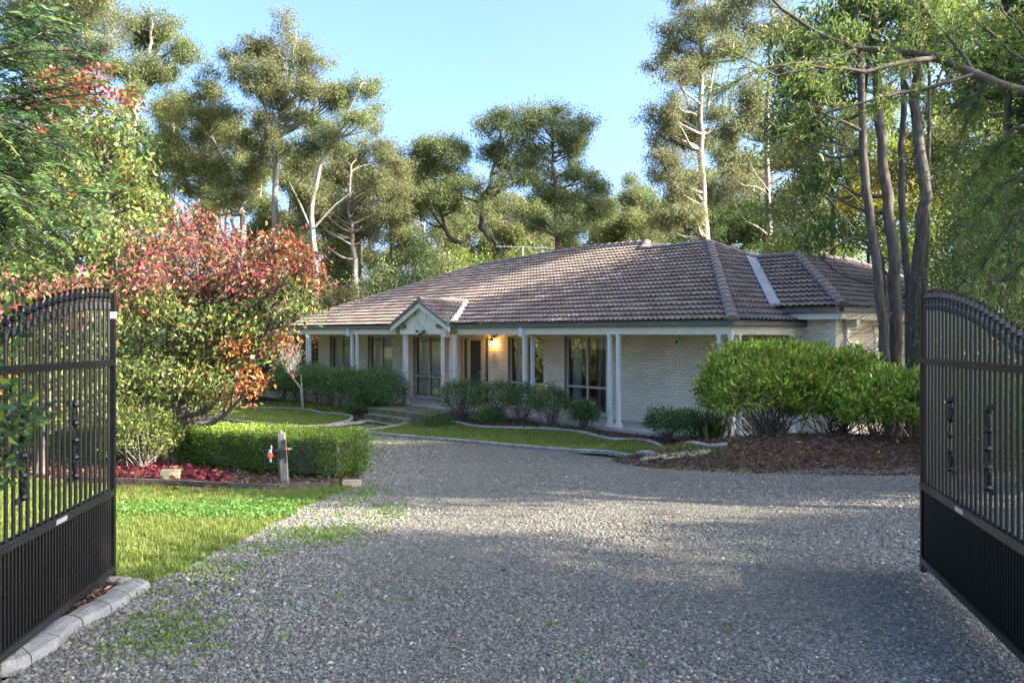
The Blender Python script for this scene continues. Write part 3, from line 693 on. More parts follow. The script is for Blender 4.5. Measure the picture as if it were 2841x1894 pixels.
# balustrade at the far left end
t = thing('balustrade', 'white timber balustrade on the porch left of the bare shrub', 'balustrade', P(22.3, .1, 0))
mb = HBM(); mb.box((20.55, .1, .94), (24.3, .17, 1.0)); mb.box((20.55, .11, .1), (24.3, .16, .16)); mb.obj('rail', M['white'], t)
mb = HBM()
u = 20.65
while u < 24.2: mb.box((u, .12, .16), (u+.035, .15, .94)); u += .115
mb.obj('balusters', M['white'], t)
for u in (24.3, 22.6): mb = HBM(); mb.box((u, .08, 0), (u+.09, .17, 1.08)); mb.obj('post', M['white'], t)

# ------------------------------------------------------------------ gates
def gate(end, dirv, label, side):
    end = np.array(end, float); d_ = np.array([dirv[0], dirv[1], 0.]); d_ /= np.linalg.norm(d_)   # from free end towards the hinge
    n_ = np.array([-d_[1], d_[0], 0]); n_ = n_ if (n_[0]*end[0]) < 0 else -n_                    # towards the drive
    T = lambda s, t_, z: end+d_*s+n_*t_+np.array([0, 0, z]); W = 2.38
    root = thing('driveway_gate', label, 'gate', end)
    B = lambda: MB(T)
    mb = B(); mb.box((-.02, -.02, .0), (.02, .02, 1.925)); mb.obj('post', M['black'], root)
    mb = B(); mb.box((W-.02, -.02, .0), (W+.02, .02, 1.6)); mb.obj('post', M['black'], root)
    for z in (1.462, .602, .092):
        mb = B(); mb.box((.02, .012, z-.02), (W-.02, .032, z+.02)); mb.box((.02, -.03, z-.02), (W-.02, -.012, z+.02)); mb.obj('rail', M['rail'], root)
    s = .068; i = 0
    while s < W-.04:
        zt = 1.822-.088*s*s if s < 1.7 else 1.822-.088*1.7**2-.2*(s-1.7)
        c = T(s, 0, 0); mb = MB(); mb.lathe([(.0098, .602), (.0098, zt)], c, 8); br = mb.obj('bar', M['black'], root, smooth=False)
        f = MB(); f.lathe([(.0165, 0), (.0175, .004), (.0175, .034), (.015, .038), (.011, .040), (.0105, .047), (.015, .050), (.015, .054), (.0105, .058), (.0105, .061), (.0145, .064), (.0145, .068), (.0105, .072)], c+[0, 0, zt-.01], 8)
        f.lathe([(.0105, .072), (.021, .084), (.0125, .104), (.0085, .112)], c+[0, 0, zt-.01], 4); f.lathe([(.0075, .112), (.0125, .138), (.010, .139)], c+[0, 0, zt-.01], 4)
        f.obj('finial', M['black'], br); s += .0815; i += 1
    mb = MB()
    s = .047
    while s < W-.03: mb.lathe([(.0095, .092), (.0095, .602)], T(s, 0, 0), 6); s += .0407
    mb.add([T(.02, -.008, .1), T(W-.02, -.008, .1), T(W-.02, -.008, .6), T(.02, -.008, .6)], [(0, 1, 2, 3)])
    mb.obj('infill_panel', M['black'], root)
    for s0 in (.068+.0815*7.5, .068+.0815*16, .068+.0815*24.5):       # cast scrollwork between two bars
        sc2 = MB(); z0 = 1.02
        for sg, zz in ((1, .125), (-1, -.125)):
            for fl_ in (1, -1):
                pts = [T(s0+fl_*.03*(1-k/14)*math.cos(k*.62), .012, z0+zz+sg*(.085*(1-k/17)*math.sin(k*.62))) for k in range(15)]
                sc2.tube(pts, [.008]*12+[.01, .012, .009], 6)
        sc2.tube([T(s0, .012, z0-.22), T(s0, .012, z0+.22)], .008, 6)
        for zz in (-.21, -.1, 0, .1, .21): sc2.lathe([(.004, -.02), (.02, -.012), (.024, 0), (.02, .012), (.004, .02)], T(s0, .014, z0+zz), 7)
        for zz in (-.225, .225): sc2.lathe([(.018, -.015), (.018, .015)], T(s0+.04, 0, z0+zz), 8)
        sc2.obj('scrollwork', M['black'], root)
    mb = B(); mb.box((.86, .033, .59), (1.01, .036, .617)) ; mb.obj('aluminium_tag', M['steel'], root)
    mb = B(); mb.box((-.022, -.022, 1.755), (.022, .023, 1.80)); 
    if side < 0: mb.obj('post_sleeve', M['steel'], root)
    return root, T
gl_root, TL = gate((-2.672, 5.70, 0), (.126, -.992), 'black iron gate leaf on the lawn side with a pale sleeve on its post', -1)
gr_root, TR_ = gate((2.86, 5.93, .005), (-.209, -.978), 'black iron gate leaf standing on gravel before the dark shrubs', 1)
def opener(T, sgn, label):
    a, b = T(1.35, -.17, .47), T(2.3, -.35, .5); t = thing('gate_opener', label, 'gate opener', b)
    mid = a+(b-a)*.3
    mb = MB(); mb.tube([b, mid], .05, 14); mb.tube([b+[0, 0, -.095], mid+(b-mid)*.15+[0, 0, -.095]], .04, 12); mb.obj('ram_body', M['chrome'], t)
    mb = MB(); mb.tube([mid, a+(mid-a)*.1], .02, 10); mb.tube([a, T(1.25, -.03, .47)], .015, 8); mb.obj('rod', M['steel'], t)
    mb = MB(); mb.tube([mid-(b-mid)*.02, mid+(b-mid)*.1], .056, 14); mb.obj('end_cap', M['greyplastic'], t)
    mb = MB(); mb.tube([b, [b[0], b[1], 0]], .03, 8); mb.obj('bracket', M['black'], t)
opener(TL, -1, 'silver gate motor ram behind the lawn side gate'); opener(TR_, 1, 'white gate motor ram behind the gravel side gate')

# ------------------------------------------------------------------ edging
def edging(px, w, hgt, label, closed=False, world=None, seg=1.1):
    P3 = world if world is not None else np.array([pg(*p)[:2] for p in px])
    P3 = np.array(P3)[:, :2]
    # smooth
    Q = [P3[0]]
    for i in range(len(P3)-1):
        p0, p1, p2, p3 = P3[max(i-1, 0)], P3[i], P3[i+1], P3[min(i+2, len(P3)-1)]
        n = max(2, int(np.linalg.norm(p2-p1)/.15))
        for k in range(1, n+1):
            t_ = k/n; Q.append(.5*((2*p1)+(-p0+p2)*t_+(2*p0-5*p1+4*p2-p3)*t_**2+(-p0+3*p1-3*p2+p3)*t_**3))
    Q = np.array(Q); D = np.gradient(Q, axis=0); D /= np.linalg.norm(D, axis=1)[:, None]; S_ = np.stack([-D[:, 1], D[:, 0]], 1)
    dist = np.concatenate([[0], np.cumsum(np.linalg.norm(np.diff(Q, axis=0), axis=1))])
    prof = [(-.5, -.05), (-.5, .65), (-.36, .93), (0, 1), (.36, .93), (.5, .65), (.5, -.05)]
    mb = MB(); nr = len(prof); start = 0
    runs, cur = [], [0]
    for i in range(1, len(Q)):
        cur.append(i)
        if dist[i]-dist[cur[0]] > seg and i < len(Q)-2: runs.append(cur); cur = [i]
    runs.append(cur)
    for r_ in runs:
        V = []
        for j, i in enumerate(r_):
            e = D[i]*(.007 if j == 0 else -.007 if j == len(r_)-1 else 0); q2 = Q[i]+e
            wob = 1+.06*math.sin(dist[i]*3.1)
            for a, b in prof:
                x, y = q2+S_[i]*a*w*wob; V.append((x, y, float(g(x, y))+b*hgt))
        m_ = len(r_); mb.add(V, [(j*nr+k, j*nr+k+1, (j+1)*nr+k+1, (j+1)*nr+k) for j in range(m_-1) for k in range(nr-1)]+[tuple(range(nr))[::-1], tuple((m_-1)*nr+k for k in range(nr))])
    o = mb.obj('garden_edging', M['kerb'], None, np.array([Q[0][0], Q[0][1], float(g(*Q[0]))])); tag(o, label, 'garden edging', 'curved concrete garden edging'); return Q
e1 = edging([(872, 965), (800, 975), (700, 982), (600, 976), (500, 963), (452, 953), (425, 948)], .11, .075, 'grey concrete edging on the hedge side of the far left lawn')
e2 = edging([(425, 948), (440, 941), (520, 937), (620, 939), (700, 942), (740, 950), (795, 955), (808, 962), (795, 970), (760, 977)], .11, .075, 'wavy grey concrete edging between far left lawn and long dark hedge')
e3 = edging([(786, 991), (900, 1002), (1100, 1019), (1300, 1037), (1400, 1043), (1500, 1048)], .12, .08, 'grey concrete edging between gravel driveway and lawn before the porch')
e4 = edging([(800, 992), (850, 989), (900, 982), (950, 972), (985, 968), (1060, 975), (1110, 983), (1200, 986), (1260, 988), (1330, 995), (1400, 1011), (1500, 1020), (1600, 1024), (1670, 1026)], .11, .075, 'wavy grey concrete edging between porch garden bed and lawn')
kw = [ (a[:2]+b[:2])/2 for a, b in zip(kb, ki[::-1])]
def strip_kerb():
    A, B = np.array([k[:2] for k in kb]), np.array([k[:2] for k in ki[::-1]])
    A = np.vstack([A, [-2.35, 3.2]]); B = np.vstack([B, [-2.75, 3.2]])
    ts = np.linspace(0, 1, 36); cuts = [.10, .21, .335, .47, .60, .735, .87]; ts = np.array(sorted([t_ for t_ in ts if min(abs(t_-c_) for c_ in cuts) > .008]+[c_+e_ for c_ in cuts for e_ in (-.0022, -.0012, .0012, .0022)])); nT = len(ts)
    A2 = np.array([[np.interp(t_, np.linspace(0, 1, len(A)), A[:, i]) for i in (0, 1)] for t_ in ts]); B2 = np.array([[np.interp(t_, np.linspace(0, 1, len(B)), B[:, i]) for i in (0, 1)] for t_ in ts])
    mb = MB(); deep = [min(abs(t_-c_) for c_ in cuts) < .0015 for t_ in ts]
    V = []; Fs = []
    for i in range(nT):
        for a in (0, .04, .12, .5, .88, .96, 1):
            x, y = A2[i]+(B2[i]-A2[i])*a; zz = {0: -.02, .04: .035, .12: .05, .5: .058, .88: .05, .96: .035, 1: -.02}[a]+.004*math.sin(ts[i]*60+a*3)-(.035 if deep[i] else 0)
            V.append((x, y, float(g(x, y))+zz))
    for i in range(nT-1):
        for k in range(6): Fs.append((i*7+k, i*7+k+1, (i+1)*7+k+1, (i+1)*7+k))
    mb.add(V, Fs)
    o = mb.obj('garden_edging', M['kerb'], None, (A2[0][0], A2[0][1], 0)); tag(o, 'wide flat concrete edging strip under the lawn side gate', 'garden edging')
strip_kerb()
edging(None, .12, .05, 'short concrete edging behind the post of the lawn side gate', world=np.array([ki[-1][:2], ki[-1][:2]+np.array([-.3, .02]), ki[-1][:2]+np.array([-1.2, -.05]), ki[-1][:2]+np.array([-2.4, -.2])]))
sheet('mulch_strip', [k[:2] for k in ki]+[ki[-1][:2]+np.array([-2.4, -.2]), (-5.2, 4.0), (-4.5, 2.2), (-2.7, 2.2)], .3, .006, M['mulch'])
# porch garden beds
front = lambda u, v: P(u, v, 0)[:2]
bedR = [front(u, .25) for u in np.linspace(-.2, 10.2, 12)][::1] + [x[:2] for x in G((960, 972), (985, 967), (1060, 974), (1110, 982), (1200, 985), (1260, 987), (1330, 994), (1400, 1010), (1500, 1019), (1600, 1023), (1680, 1025))]
sheet('mulch_bed', bedR, .3, .006, M['mulch'])
bedL = [front(u, .25) for u in np.linspace(24.5, 12.8, 10)] + [x[:2] for x in G((850, 968), (808, 962), (795, 955), (740, 949), (700, 941), (620, 938), (540, 936))]
sheet('mulch_bed', bedL, .3, .006, M['mulch'])
def mound_sheet():
    a = np.linspace(0, 2*PI, 40, endpoint=False); sheet('mulch_mound', [(MOUND[0]+MOUND[2]*1.02*math.cos(t_), MOUND[1]+MOUND[3]*1.03*math.sin(t_)+.0) for t_ in a], .2, .014, M['mulch'])
mound_sheet()
sheet('shrub_bed', [(9.4, 14.6), (9.8, 12), (10, 3), (30, 3), (40, 20), (14, 19), (9, 19.4)], .8, .01, M['forest'])
for i, (x, y, w_) in enumerate([(1500, 1050, .24), (1556, 1047, .22), (1606, 1041, .19)]):
    c_ = pg(x, y); n_ = 9; an = np.linspace(0, 2*PI, n_, endpoint=False); rr_ = w_*R.uniform(.75, 1.05, n_); V_ = []
    for zz in (-.03, .025, .033):
        for a_, r0_ in zip(an, rr_): q_ = c_[:2]+np.array([math.cos(a_)*1.3, math.sin(a_)*.9])*r0_*(1 if zz < .03 else .93); V_.append((*q_, float(g(*q_))+zz))
    mb = MB(); mb.add(V_, [(j*n_+k_, j*n_+(k_+1) % n_, (j+1)*n_+(k_+1) % n_, (j+1)*n_+k_) for j in range(2) for k_ in range(n_)]+[tuple(2*n_+k_ for k_ in range(n_))])
    tag(mb.obj('paving_stone', M['sandstone'], None, c_), ['flat irregular paving stone nearest the end of the lawn edging', 'flat paving stone between two others left of the mulch mound', 'small flat paving stone against the mulch mound'][i], 'paving stone', 'flat stones beside the mound')
# timber edging at the lawn
tp = [pg(*p) for p in ((200, 1107), (270, 1110), (420, 1115), (520, 1121), (640, 1124), (760, 1120))]
mb = MB()
for a, b in zip(tp[:-1], tp[1:]):
    d_ = (b-a)/np.linalg.norm(b-a); s_ = np.array([-d_[1], d_[0], 0])*.025
    a2, b2 = a+d_*.004, b-d_*.004
    V = [a2-s_, b2-s_, b2+s_, a2+s_]; V = [v+[0, 0, -.03] for v in V]+[v+[0, 0, .075] for v in V]
    mb.add(V, [(3,2,1,0),(4,5,6,7),(0,1,5,4),(1,2,6,5),(2,3,7,6),(3,0,4,7)])
tag(mb.obj('timber_edging', M['sleeper'], None, tp[0]), 'low weathered timber edging between red leaf litter and lawn', 'timber edging')

# loose bricks
def brick(c, ang, dims, label, mm):
    c = np.array(c); ca, sa = math.cos(ang), math.sin(ang)
    T = lambda a, b, z: (c[0]+a*ca-b*sa, c[1]+a*sa+b*ca, c[2]+z)
    mb = MB(T); L, W_, H_ = dims; e = .006
    for z0, z1, k in ((0, e, -e), (e, H_-e, 0), (H_-e, H_, -e)): mb.box((-L/2-k, -W_/2-k, z0), (L/2+k, W_/2+k, z1)) if k else mb.box((-L/2, -W_/2, z0), (L/2, W_/2, z1))
    tag(mb.obj('brick', mm, None, c), label, 'brick', 'loose sandstone bricks')
b0 = pg(392, 1106)
brick(b0, .25, (.24, .11, .085), 'lower sandstone brick under another one among the red leaves', M['sandstone'])
brick(b0+[-.005, .01, .086], .12, (.25, .12, .085), 'upper sandstone brick of the pair among red fallen leaves', M['sandstone'])
brick(pg(808, 1117), .1, (.24, .11, .09), 'single pale brick at the gravel corner of the clipped hedge', M['sandstone'])

# tap post
pb = pg(655, 1110); t = thing('tap_post', 'weathered grey timber post with garden tap before the clipped hedge', 'tap post', pb)
lean = np.array([-.07, 0, 0])
def PT(a, b, z): return pb+np.array([a, b, z])+lean*z
mb = MB(PT); mb.box((-.045, -.04, -.05), (.045, .04, .70)); mb.add([(-.045, -.04, .70), (.045, -.04, .70), (.045, .04, .70), (-.045, .04, .70), (-.02, 0, .715), (.03, 0, .715)], [(0, 1, 5, 4), (1, 2, 5), (2, 3, 4, 5), (3, 0, 4)]); mb.obj('post', M['post'], t)
mb = MB(PT); mb.tube([(-.062, -.055, -.03), (-.055, -.055, .3), (-.05, -.055, .455), (-.06, -.06, .47), (-.13, -.06, .475)], .014, 8); mb.tube([(.0, -.055, .36), (.01, -.055, .5), (.03, -.05, .62)], .011, 6); mb.obj('pipe', M['greyplastic'], t)
mb = MB(PT); mb.box((-.03, -.075, .37), (.03, -.041, .48)); mb.tube([(.05, -.05, .3), (.055, -.05, .62)], .009, 6); mb.obj('clamp', M['greyplastic'], t)
mb = MB(); cc_ = PT(-.16, -.05, .40); mb.lathe([(.028, 0), (.034, .008), (.034, .045), (.028, .055)], cc_, 14, np.array([.2, -.97, 0])); mb.obj('tap_timer', M['orange'], t)
mb = MB(PT); mb.tube([(-.165, -.06, .31), (-.16, -.06, .36)], .016, 10); mb.tube([(-.16, -.06, .44), (-.16, -.06, .48)], .024, 10); mb.tube([(-.175, -.07, .375), (-.175, -.02, .425)], .03, 10); mb.tube([(-.14, -.06, .475), (-.14, -.06, .54)], .01, 8); mb.obj('tap_valve', M['chrome'], t)
mb = MB(PT); mb.tube([(.05, -.06, .485), (.1, -.06, .487)], .017, 10); mb.obj('hose_connector', M['orange'], t)
mb = MB(PT); mb.tube([(.1, -.06, .487), (.135, -.06, .489)], .012, 8); mb.tube([(0.0, -.02, .71), (0, -.02, .745)], .013, 8); mb.obj('hose_tail', M['chrome'], t)

EXPO = 2.5
# gums outside the frame: (x, y, height, crown radius)
WOODS = [(17, 18.5, 13, 3.6), (15.5, 22.5, 12, 3.2), (13.5, 8, 9, 3), (18, 2, 10.5, 3.6), (11, -1, 11, 3.5), (24, 9, 15, 4), (20, -8, 15, 4), (30, 0, 15, 4), (-24, 12, 9, 4.5), (-27, 19, 10, 4.5), (-28, 25, 10, 4.5), (-29, 31, 10, 4.5), (-30, 37, 11, 4.5), (-34, 28, 11, 5), (-34, 20, 11, 5)]
# ------------------------------------------------------------------ foliage
def unit(v): return v/(np.linalg.norm(v, axis=-1, keepdims=True)+1e-9)
def leaf_mesh(pos, d, L, W, hexa=False, curl=.12):
    """one flat diamond (or a six-point curled blade) per leaf"""
    n = len(pos); d = unit(d); s = unit(np.cross(d, R.normal(size=(n, 3)))); nn = np.cross(d, s)
    L = np.broadcast_to(L, (n,))[:, None]; W = np.broadcast_to(W, (n,))[:, None]
    if hexa:
        tp = [(0, 0, 0), (.28, .42, .06), (.62, .40, .05), (1, 0, -1.0*curl), (.62, -.40, .05), (.28, -.42, .06)]
    else: tp = [(0, 0, 0), (.45, .5, .0), (1, 0, -curl), (.45, -.5, .0)]
    V = np.stack([pos+d*L*a+s*W*b+nn*L*c for a, b, c in tp], 1); k = len(tp)
    return V.reshape(-1, 3), np.arange(n*k).reshape(n, k), k
def tint(pal, n, jit=.22, base=None):
    """real leaf colours: pick from a palette, per leaf variation"""
    P_ = np.array([p[1] for p in pal]); w_ = np.array([p[0] for p in pal], float); w_ /= w_.sum()
    c = P_[R.choice(len(P_), n, p=w_)]*np.exp(R.normal(0, jit, (n, 1)))*np.exp(R.normal(0, .08, (n, 3)))
    return np.clip(c, 0, 1)
def leaf_obj(name, pos, d, L, W, col, parent=None, m=None, hexa=False, loc=None, kind=None):
    V, F, k = leaf_mesh(pos, d, L, W, hexa)
    o = mk(name, V, F, m or M['leaf'], parent, loc, col=np.repeat(col, k, 0))
    if kind: o['kind'] = kind
    return o
GUM = [(3, (.125, .165, .065)), (3, (.165, .205, .08)), (2, (.21, .225, .10)), (.4, (.20, .165, .09)), (1, (.09, .13, .055))]
GUMY = [(3, (.18, .21, .075)), (2, (.22, .235, .085)), (2, (.13, .165, .06)), (.7, (.21, .18, .09))]
GUMB = [(3, (.145, .165, .075)), (3, (.185, .195, .09)), (1, (.20, .165, .09)), (1.5, (.11, .14, .06))]
DARK = [(3, (0.046, 0.081, 0.028)), (2, (0.072, 0.112, 0.035)), (1, (0.104, 0.138, 0.044))]
LIME = [(3, (.16, .23, .04)), (2, (.20, .26, .05)), (2, (.11, .18, .035)), (.3, (.28, .26, .05))]
LEAFG = [(4, (.125, .17, .045)), (3, (.17, .205, .055)), (3, (.085, .125, .035)), (.8, (.24, .20, .06)), (.35, (.35, .12, .04))]
REDS = [(3, (.30, .075, .08)), (3, (.23, .055, .06)), (2, (.36, .13, .11)), (1, (.36, .20, .09)), (1.5, (.18, .06, .05)), (2.4, (.165, .17, .055)), (1.2, (.24, .21, .08))]
ORNG = [(3, (.40, .13, .04)), (2, (.34, .06, .04)), (2, (.20, .16, .04)), (1, (.26, .12, .04))]
RUST = [(3, (.22, .06, .035)), (2, (.16, .10, .035)), (2, (.30, .08, .04)), (1, (.12, .13, .035))]
YEL = [(3, (.48, .36, .04)), (2, (.36, .34, .05)), (2, (.22, .27, .05))]
def puffs(clumps, per_m2, per_tip, sigma, flat=.75, low=.15):
    """leaf tips spread through ellipsoids: clumps (centre, (rx,ry,rz)); more on the upper shell"""
    tips, ids = [], []
    for i, (c, r) in enumerate(clumps):
        n = max(2, int(per_m2*PI*r[0]*r[2]/per_tip)); v = unit(R.normal(size=(n*2, 3)))
        keep = (v[:, 2] > -.35) | (R.random(n*2) < low); v = v[keep][:n]
        rad = R.uniform(.45, 1.05, (len(v), 1))**.7
        tips.append(np.array(c)+v*rad*np.array(r)); ids.append(np.full(len(v), i))
    return np.concatenate(tips), np.concatenate(ids)
def curve(a, b, sag=0., n=7, wob=.1):
    a, b = np.array(a, float), np.array(b, float); L = np.linalg.norm(b-a); t_ = np.linspace(0, 1, n)[:, None]
    p = a+(b-a)*t_; off = R.normal(0, wob*L*.35, 3); off2 = R.normal(0, wob*L*.25, 3)
    return p+np.sin(t_*PI)*off+np.sin(t_*2*PI)*off2+np.sin(t_*PI)*np.array([0, 0, sag])*L
def tree(name, label, cat, Y, trunk, r0, clumps, pals, per_m2=620, per_tip=42, sigma=.27, LW=(.21, .078), droop=.55, bark='palebark',
         spread=.8, dz=1.2, hexa=False, m=None, group=None, twigs=.3, jit=.2, limb_r=.34, extra=(), base=None, rtop=.25, low=.15, sub=0, hang=.0, fat=1., reach=1., fan=0):
    """trunk / clumps in measured picture points at distance Y"""
    b = at(*trunk[0], Y) if base is None else np.array(base, float)
    b[2] = float(g(b[0], b[1]))-.05
    root = thing(name, label, cat, b, group)
    T3 = [b]+[at(x, y, Y)+np.array([0, R.normal(0, .15), 0]) for x, y in trunk[1:]]
    cl, pk = [], []
    for c in clumps:
        x, y, rx, ry = c[:4]; k = c[4] if len(c) > 4 else 0
        dy = R.uniform(-dz, dz); s_ = (Y+dy)/Y
        ctr = at(x, y, Y+dy); rxm, rzm = size(rx, Y)*(1+(fat-1)*.3), size(ry, Y)*fat
        cl.append((ctr, (rxm, rxm*spread, rzm))); pk.append(k)
    if fan and len(cl) > 2:
        for i in range(len(cl)):
            ds_ = sorted(range(len(cl)), key=lambda j: np.linalg.norm(cl[j][0]-cl[i][0]))[1:3]
            for j in ds_:
                if R.random() < .5: cl.append(((cl[i][0]+cl[j][0])/2+R.normal(0, .25, 3), tuple(np.array(cl[i][1])*R.uniform(.55, .85)))); pk.append(pk[i])
    if sub:
        c2, p2 = [], []
        for (c, r), k in zip(cl, pk):
            for _ in range(sub):
                v = unit(R.normal(size=3)); v[2] = v[2]*.9+.1; f = (R.uniform(.25, 1.0) if sub > 2 else R.uniform(.1, .7))*reach**(R.random()); k2 = R.uniform(.28, .55) if sub > 2 else R.uniform(.6, .95)
                c2.append((c+v*np.array(r)*f, (r[0]*k2, r[1]*k2, r[2]*k2*R.uniform(.7, 1.1)))); p2.append(k)
        big, cl, pk = cl, c2, p2
    else: big = cl
    T3 = np.array(T3); nT = len(T3); tt = np.linspace(0, 1, 24)
    TT = np.stack([np.interp(tt, np.linspace(0, 1, nT), T3[:, i]) for i in range(3)], 1)
    TT[1:-1, :2] += R.normal(0, r0*.12, (22, 2))
    rr = r0*(1-tt*(1-rtop)); rr[0] *= 1.25
    mb = MB(); mb.tube(TT, rr, 9); mb.obj('trunk', M[bark], root, smooth=True)
    lb = MB()
    if fan:
        tl, il = [], []
        for i, (c, r) in enumerate(cl):
            ntip = max(6, int(per_m2*PI*r[0]*r[2]/per_tip)); q0 = np.array(c)-np.array([0, 0, r[2]*.8]); k = 0; per_f = max(2, int(ntip/fan))
            for j in range(fan):
                v = unit(R.normal(size=3)); v[2] = abs(v[2])*.95-.12; e = np.array(c)+v*np.array(r)*R.uniform(.7, 1.22); tw = curve(q0, e, .06, 6, .16)
                lb.tube(tw, np.linspace(max(.012, r0*.10), .006, 6), 4, False)
                f_ = R.uniform(.42, 1.04, per_f)**.8; pt = np.stack([np.interp(f_, np.linspace(0, 1, 6), tw[:, x]) for x in range(3)], 1)
                tl.append(pt+R.normal(0, .10+.12*r[0], pt.shape)); il.append(np.full(per_f, i))
        tips, ids = np.concatenate(tl), np.concatenate(il)
    else: tips, ids = puffs(cl, per_m2, per_tip, sigma, low=low)
    for i, (c, r) in enumerate(big):
        h = c[2]-.45*np.linalg.norm(c[:2]-TT[:, :2], axis=1)-.3*r[2]
        j = int(np.argmin(np.abs(TT[:, 2]-h)+.3*np.linalg.norm(TT[:, :2]-c[:2], axis=1)))
        end = c-np.array([0, 0, r[2]*.25]); p = curve(TT[j], end, -.06, 8, .12)
        rb = min(rr[j]*.7, r0*limb_r); lb.tube(p, np.linspace(rb, rb*.3, 8), 6, False)
        mine = tips[(ids//sub if sub else ids) == i]; sel = R.random(len(mine)) < twigs
        for q_ in mine[sel]:
            st = p[R.integers(4, 8)]; lb.tube(curve(st, q_, .0, 4, .15), np.linspace(rb*.26, .006, 4), 4, False)
    for ex in extra:
        pts = np.array([at(x, y, Y+(e[0] if e else 0)) for x, y, *e in ex[1:]]); lb.tube(pts, np.linspace(ex[0]*.62, ex[0]*.2, len(pts)), 7, False)
    if lb.V: lb.obj('branches', M[bark], root, smooth=True)
    n = len(tips)*per_tip; pos = np.repeat(tips, per_tip, 0)+R.normal(size=(n, 3))*sigma*np.array([1, 1, .75])
    pos[:, 2] -= hang*R.random(n)
    d = R.normal(size=(n, 3))*.75+np.array([0, 0, -droop]); tj = np.exp(R.normal(0, .16, (len(tips), 1)))
    col = np.zeros((n, 3)); lid = np.repeat(ids, per_tip); tjr = np.repeat(tj, per_tip, 0)
    for k in set(pk):
        msk = np.isin(lid, [i for i, q_ in enumerate(pk) if q_ == k]); col[msk] = tint(pals[k], int(msk.sum()), jit)
    col *= tjr
    o = leaf_obj('crown', pos, d, LW[0]*R.uniform(.7, 1.25, n), LW[1]*R.uniform(.7, 1.25, n), col, root, m or M['gumleaf'], hexa)
    return root
GK = dict(fan=7, sub=2, per_m2=900, per_tip=26, sigma=.15, LW=(.135, .042), hang=.34, twigs=0, fat=1.25, reach=1.45, droop=.8, dz=1.9)
gk = 'eucalypts behind the house and garden'
# tall background trees, left to right
tree('eucalypt', 'pale olive eucalypt reaching past the top edge above the ferny branch', 'tree', 40, [(90, 940), (95, 500), (120, 200), (150, 60)], .24,
     [(60, 20, 75, 55), (150, -20, 80, 45), (200, 40, 75, 45), (235, 85, 45, 30), (130, 95, 70, 45), (90, 150, 60, 45), (180, 150, 50, 35), (40, 110, 60, 50), (215, 10, 55, 40)], [GUMB], bark='palebark', group=gk, **GK)
tree('eucalypt', 'leaning open-crowned eucalypt with forked pale limbs against the sky left', 'tree', 44, [(265, 930), (290, 400), (318, 230), (345, 120), (352, 50)], .2,
     [(352, 35, 45, 28), (345, 75, 40, 22), (330, 105, 50, 30), (400, 110, 42, 28), (420, 95, 25, 18), (372, 150, 50, 30), (300, 150, 45, 28), (335, 175, 50, 30), (400, 165, 30, 25), (275, 170, 28, 18), (300, 215, 35, 22)],
     [GUM], bark='palebark', group=gk, **GK, extra=[(.13, (300, 300), (330, 215), (372, 175), (395, 160)), (.1, (318, 230), (285, 190), (262, 160))])
tree('eucalypt', 'broad mid height olive eucalypt between the leaning tree and the tallest one', 'tree', 47, [(545, 930), (560, 500), (520, 380), (480, 300)], .22,
     [(470, 175, 40, 26), (440, 230, 60, 38), (510, 240, 55, 38), (395, 290, 55, 40), (470, 310, 65, 42), (550, 320, 50, 38), (400, 360, 60, 42), (480, 390, 60, 40), (560, 400, 50, 35), (350, 330, 45, 40), (425, 430, 55, 35), (520, 450, 45, 30), (350, 400, 45, 40)], [GUMY, GUM], group=gk, **GK,
     extra=[(.16, (548, 560), (520, 470), (470, 400)), (.12, (548, 480), (585, 440), (600, 400))])
tree('eucalypt', 'tallest straight eucalypt with a domed tip left of the house roof', 'tree', 45, [(632, 930), (632, 560), (631, 330), (650, 240), (672, 130), (680, 70)], .21,
     [(655, 60, 34, 26), (672, 90, 30, 22), (590, 110, 50, 28), (640, 130, 45, 28), (545, 130, 30, 26), (700, 125, 35, 25), (560, 170, 48, 28), (630, 185, 45, 28), (725, 165, 45, 30), (690, 195, 38, 25), (590, 215, 50, 28), (660, 240, 45, 26), (735, 215, 45, 26), (780, 215, 30, 20), (600, 270, 38, 24), (700, 275, 40, 24), (640, 330, 35, 25), (575, 330, 35, 28)],
     [GUMB, GUM], group=gk, **GK, extra=[(.11, (632, 300), (600, 230), (565, 180), (545, 140)), (.1, (640, 270), (690, 210), (740, 170)), (.09, (632, 400), (610, 330), (580, 280))])
tree('eucalypt', 'slender bare-limbed eucalypt with sparse tufts right of the tallest tree', 'tree', 43, [(735, 930), (722, 580), (712, 470), (740, 360), (790, 270), (830, 190)], .17,
     [(815, 185, 28, 18), (845, 205, 25, 22), (770, 215, 38, 22), (845, 265, 30, 18), (810, 265, 34, 18), (755, 285, 40, 22), (865, 290, 14, 10), (705, 330, 40, 28), (770, 330, 36, 22)], [GUM], group=gk, **{**GK, 'per_m2': 1200},
     extra=[(.11, (720, 540), (690, 470), (665, 420)), (.1, (724, 520), (770, 470), (810, 440)), (.08, (760, 320), (800, 310), (850, 300))])
tree('eucalypt', 'wide bushy khaki eucalypt filling the gap above the portico roof', 'tree', 46, [(820, 930), (815, 600), (800, 480), (805, 380)], .2,
     [(760, 340, 55, 32), (820, 335, 55, 32), (880, 350, 48, 32), (720, 390, 55, 38), (790, 395, 60, 38), (860, 405, 60, 38), (920, 385, 42, 30), (740, 450, 55, 35), (820, 465, 60, 38), (900, 455, 50, 36), (690, 460, 45, 40), (780, 520, 60, 35), (870, 520, 50, 35), (700, 530, 45, 35), (945, 440, 35, 35)], [GUMB, GUM], group=gk, **GK)
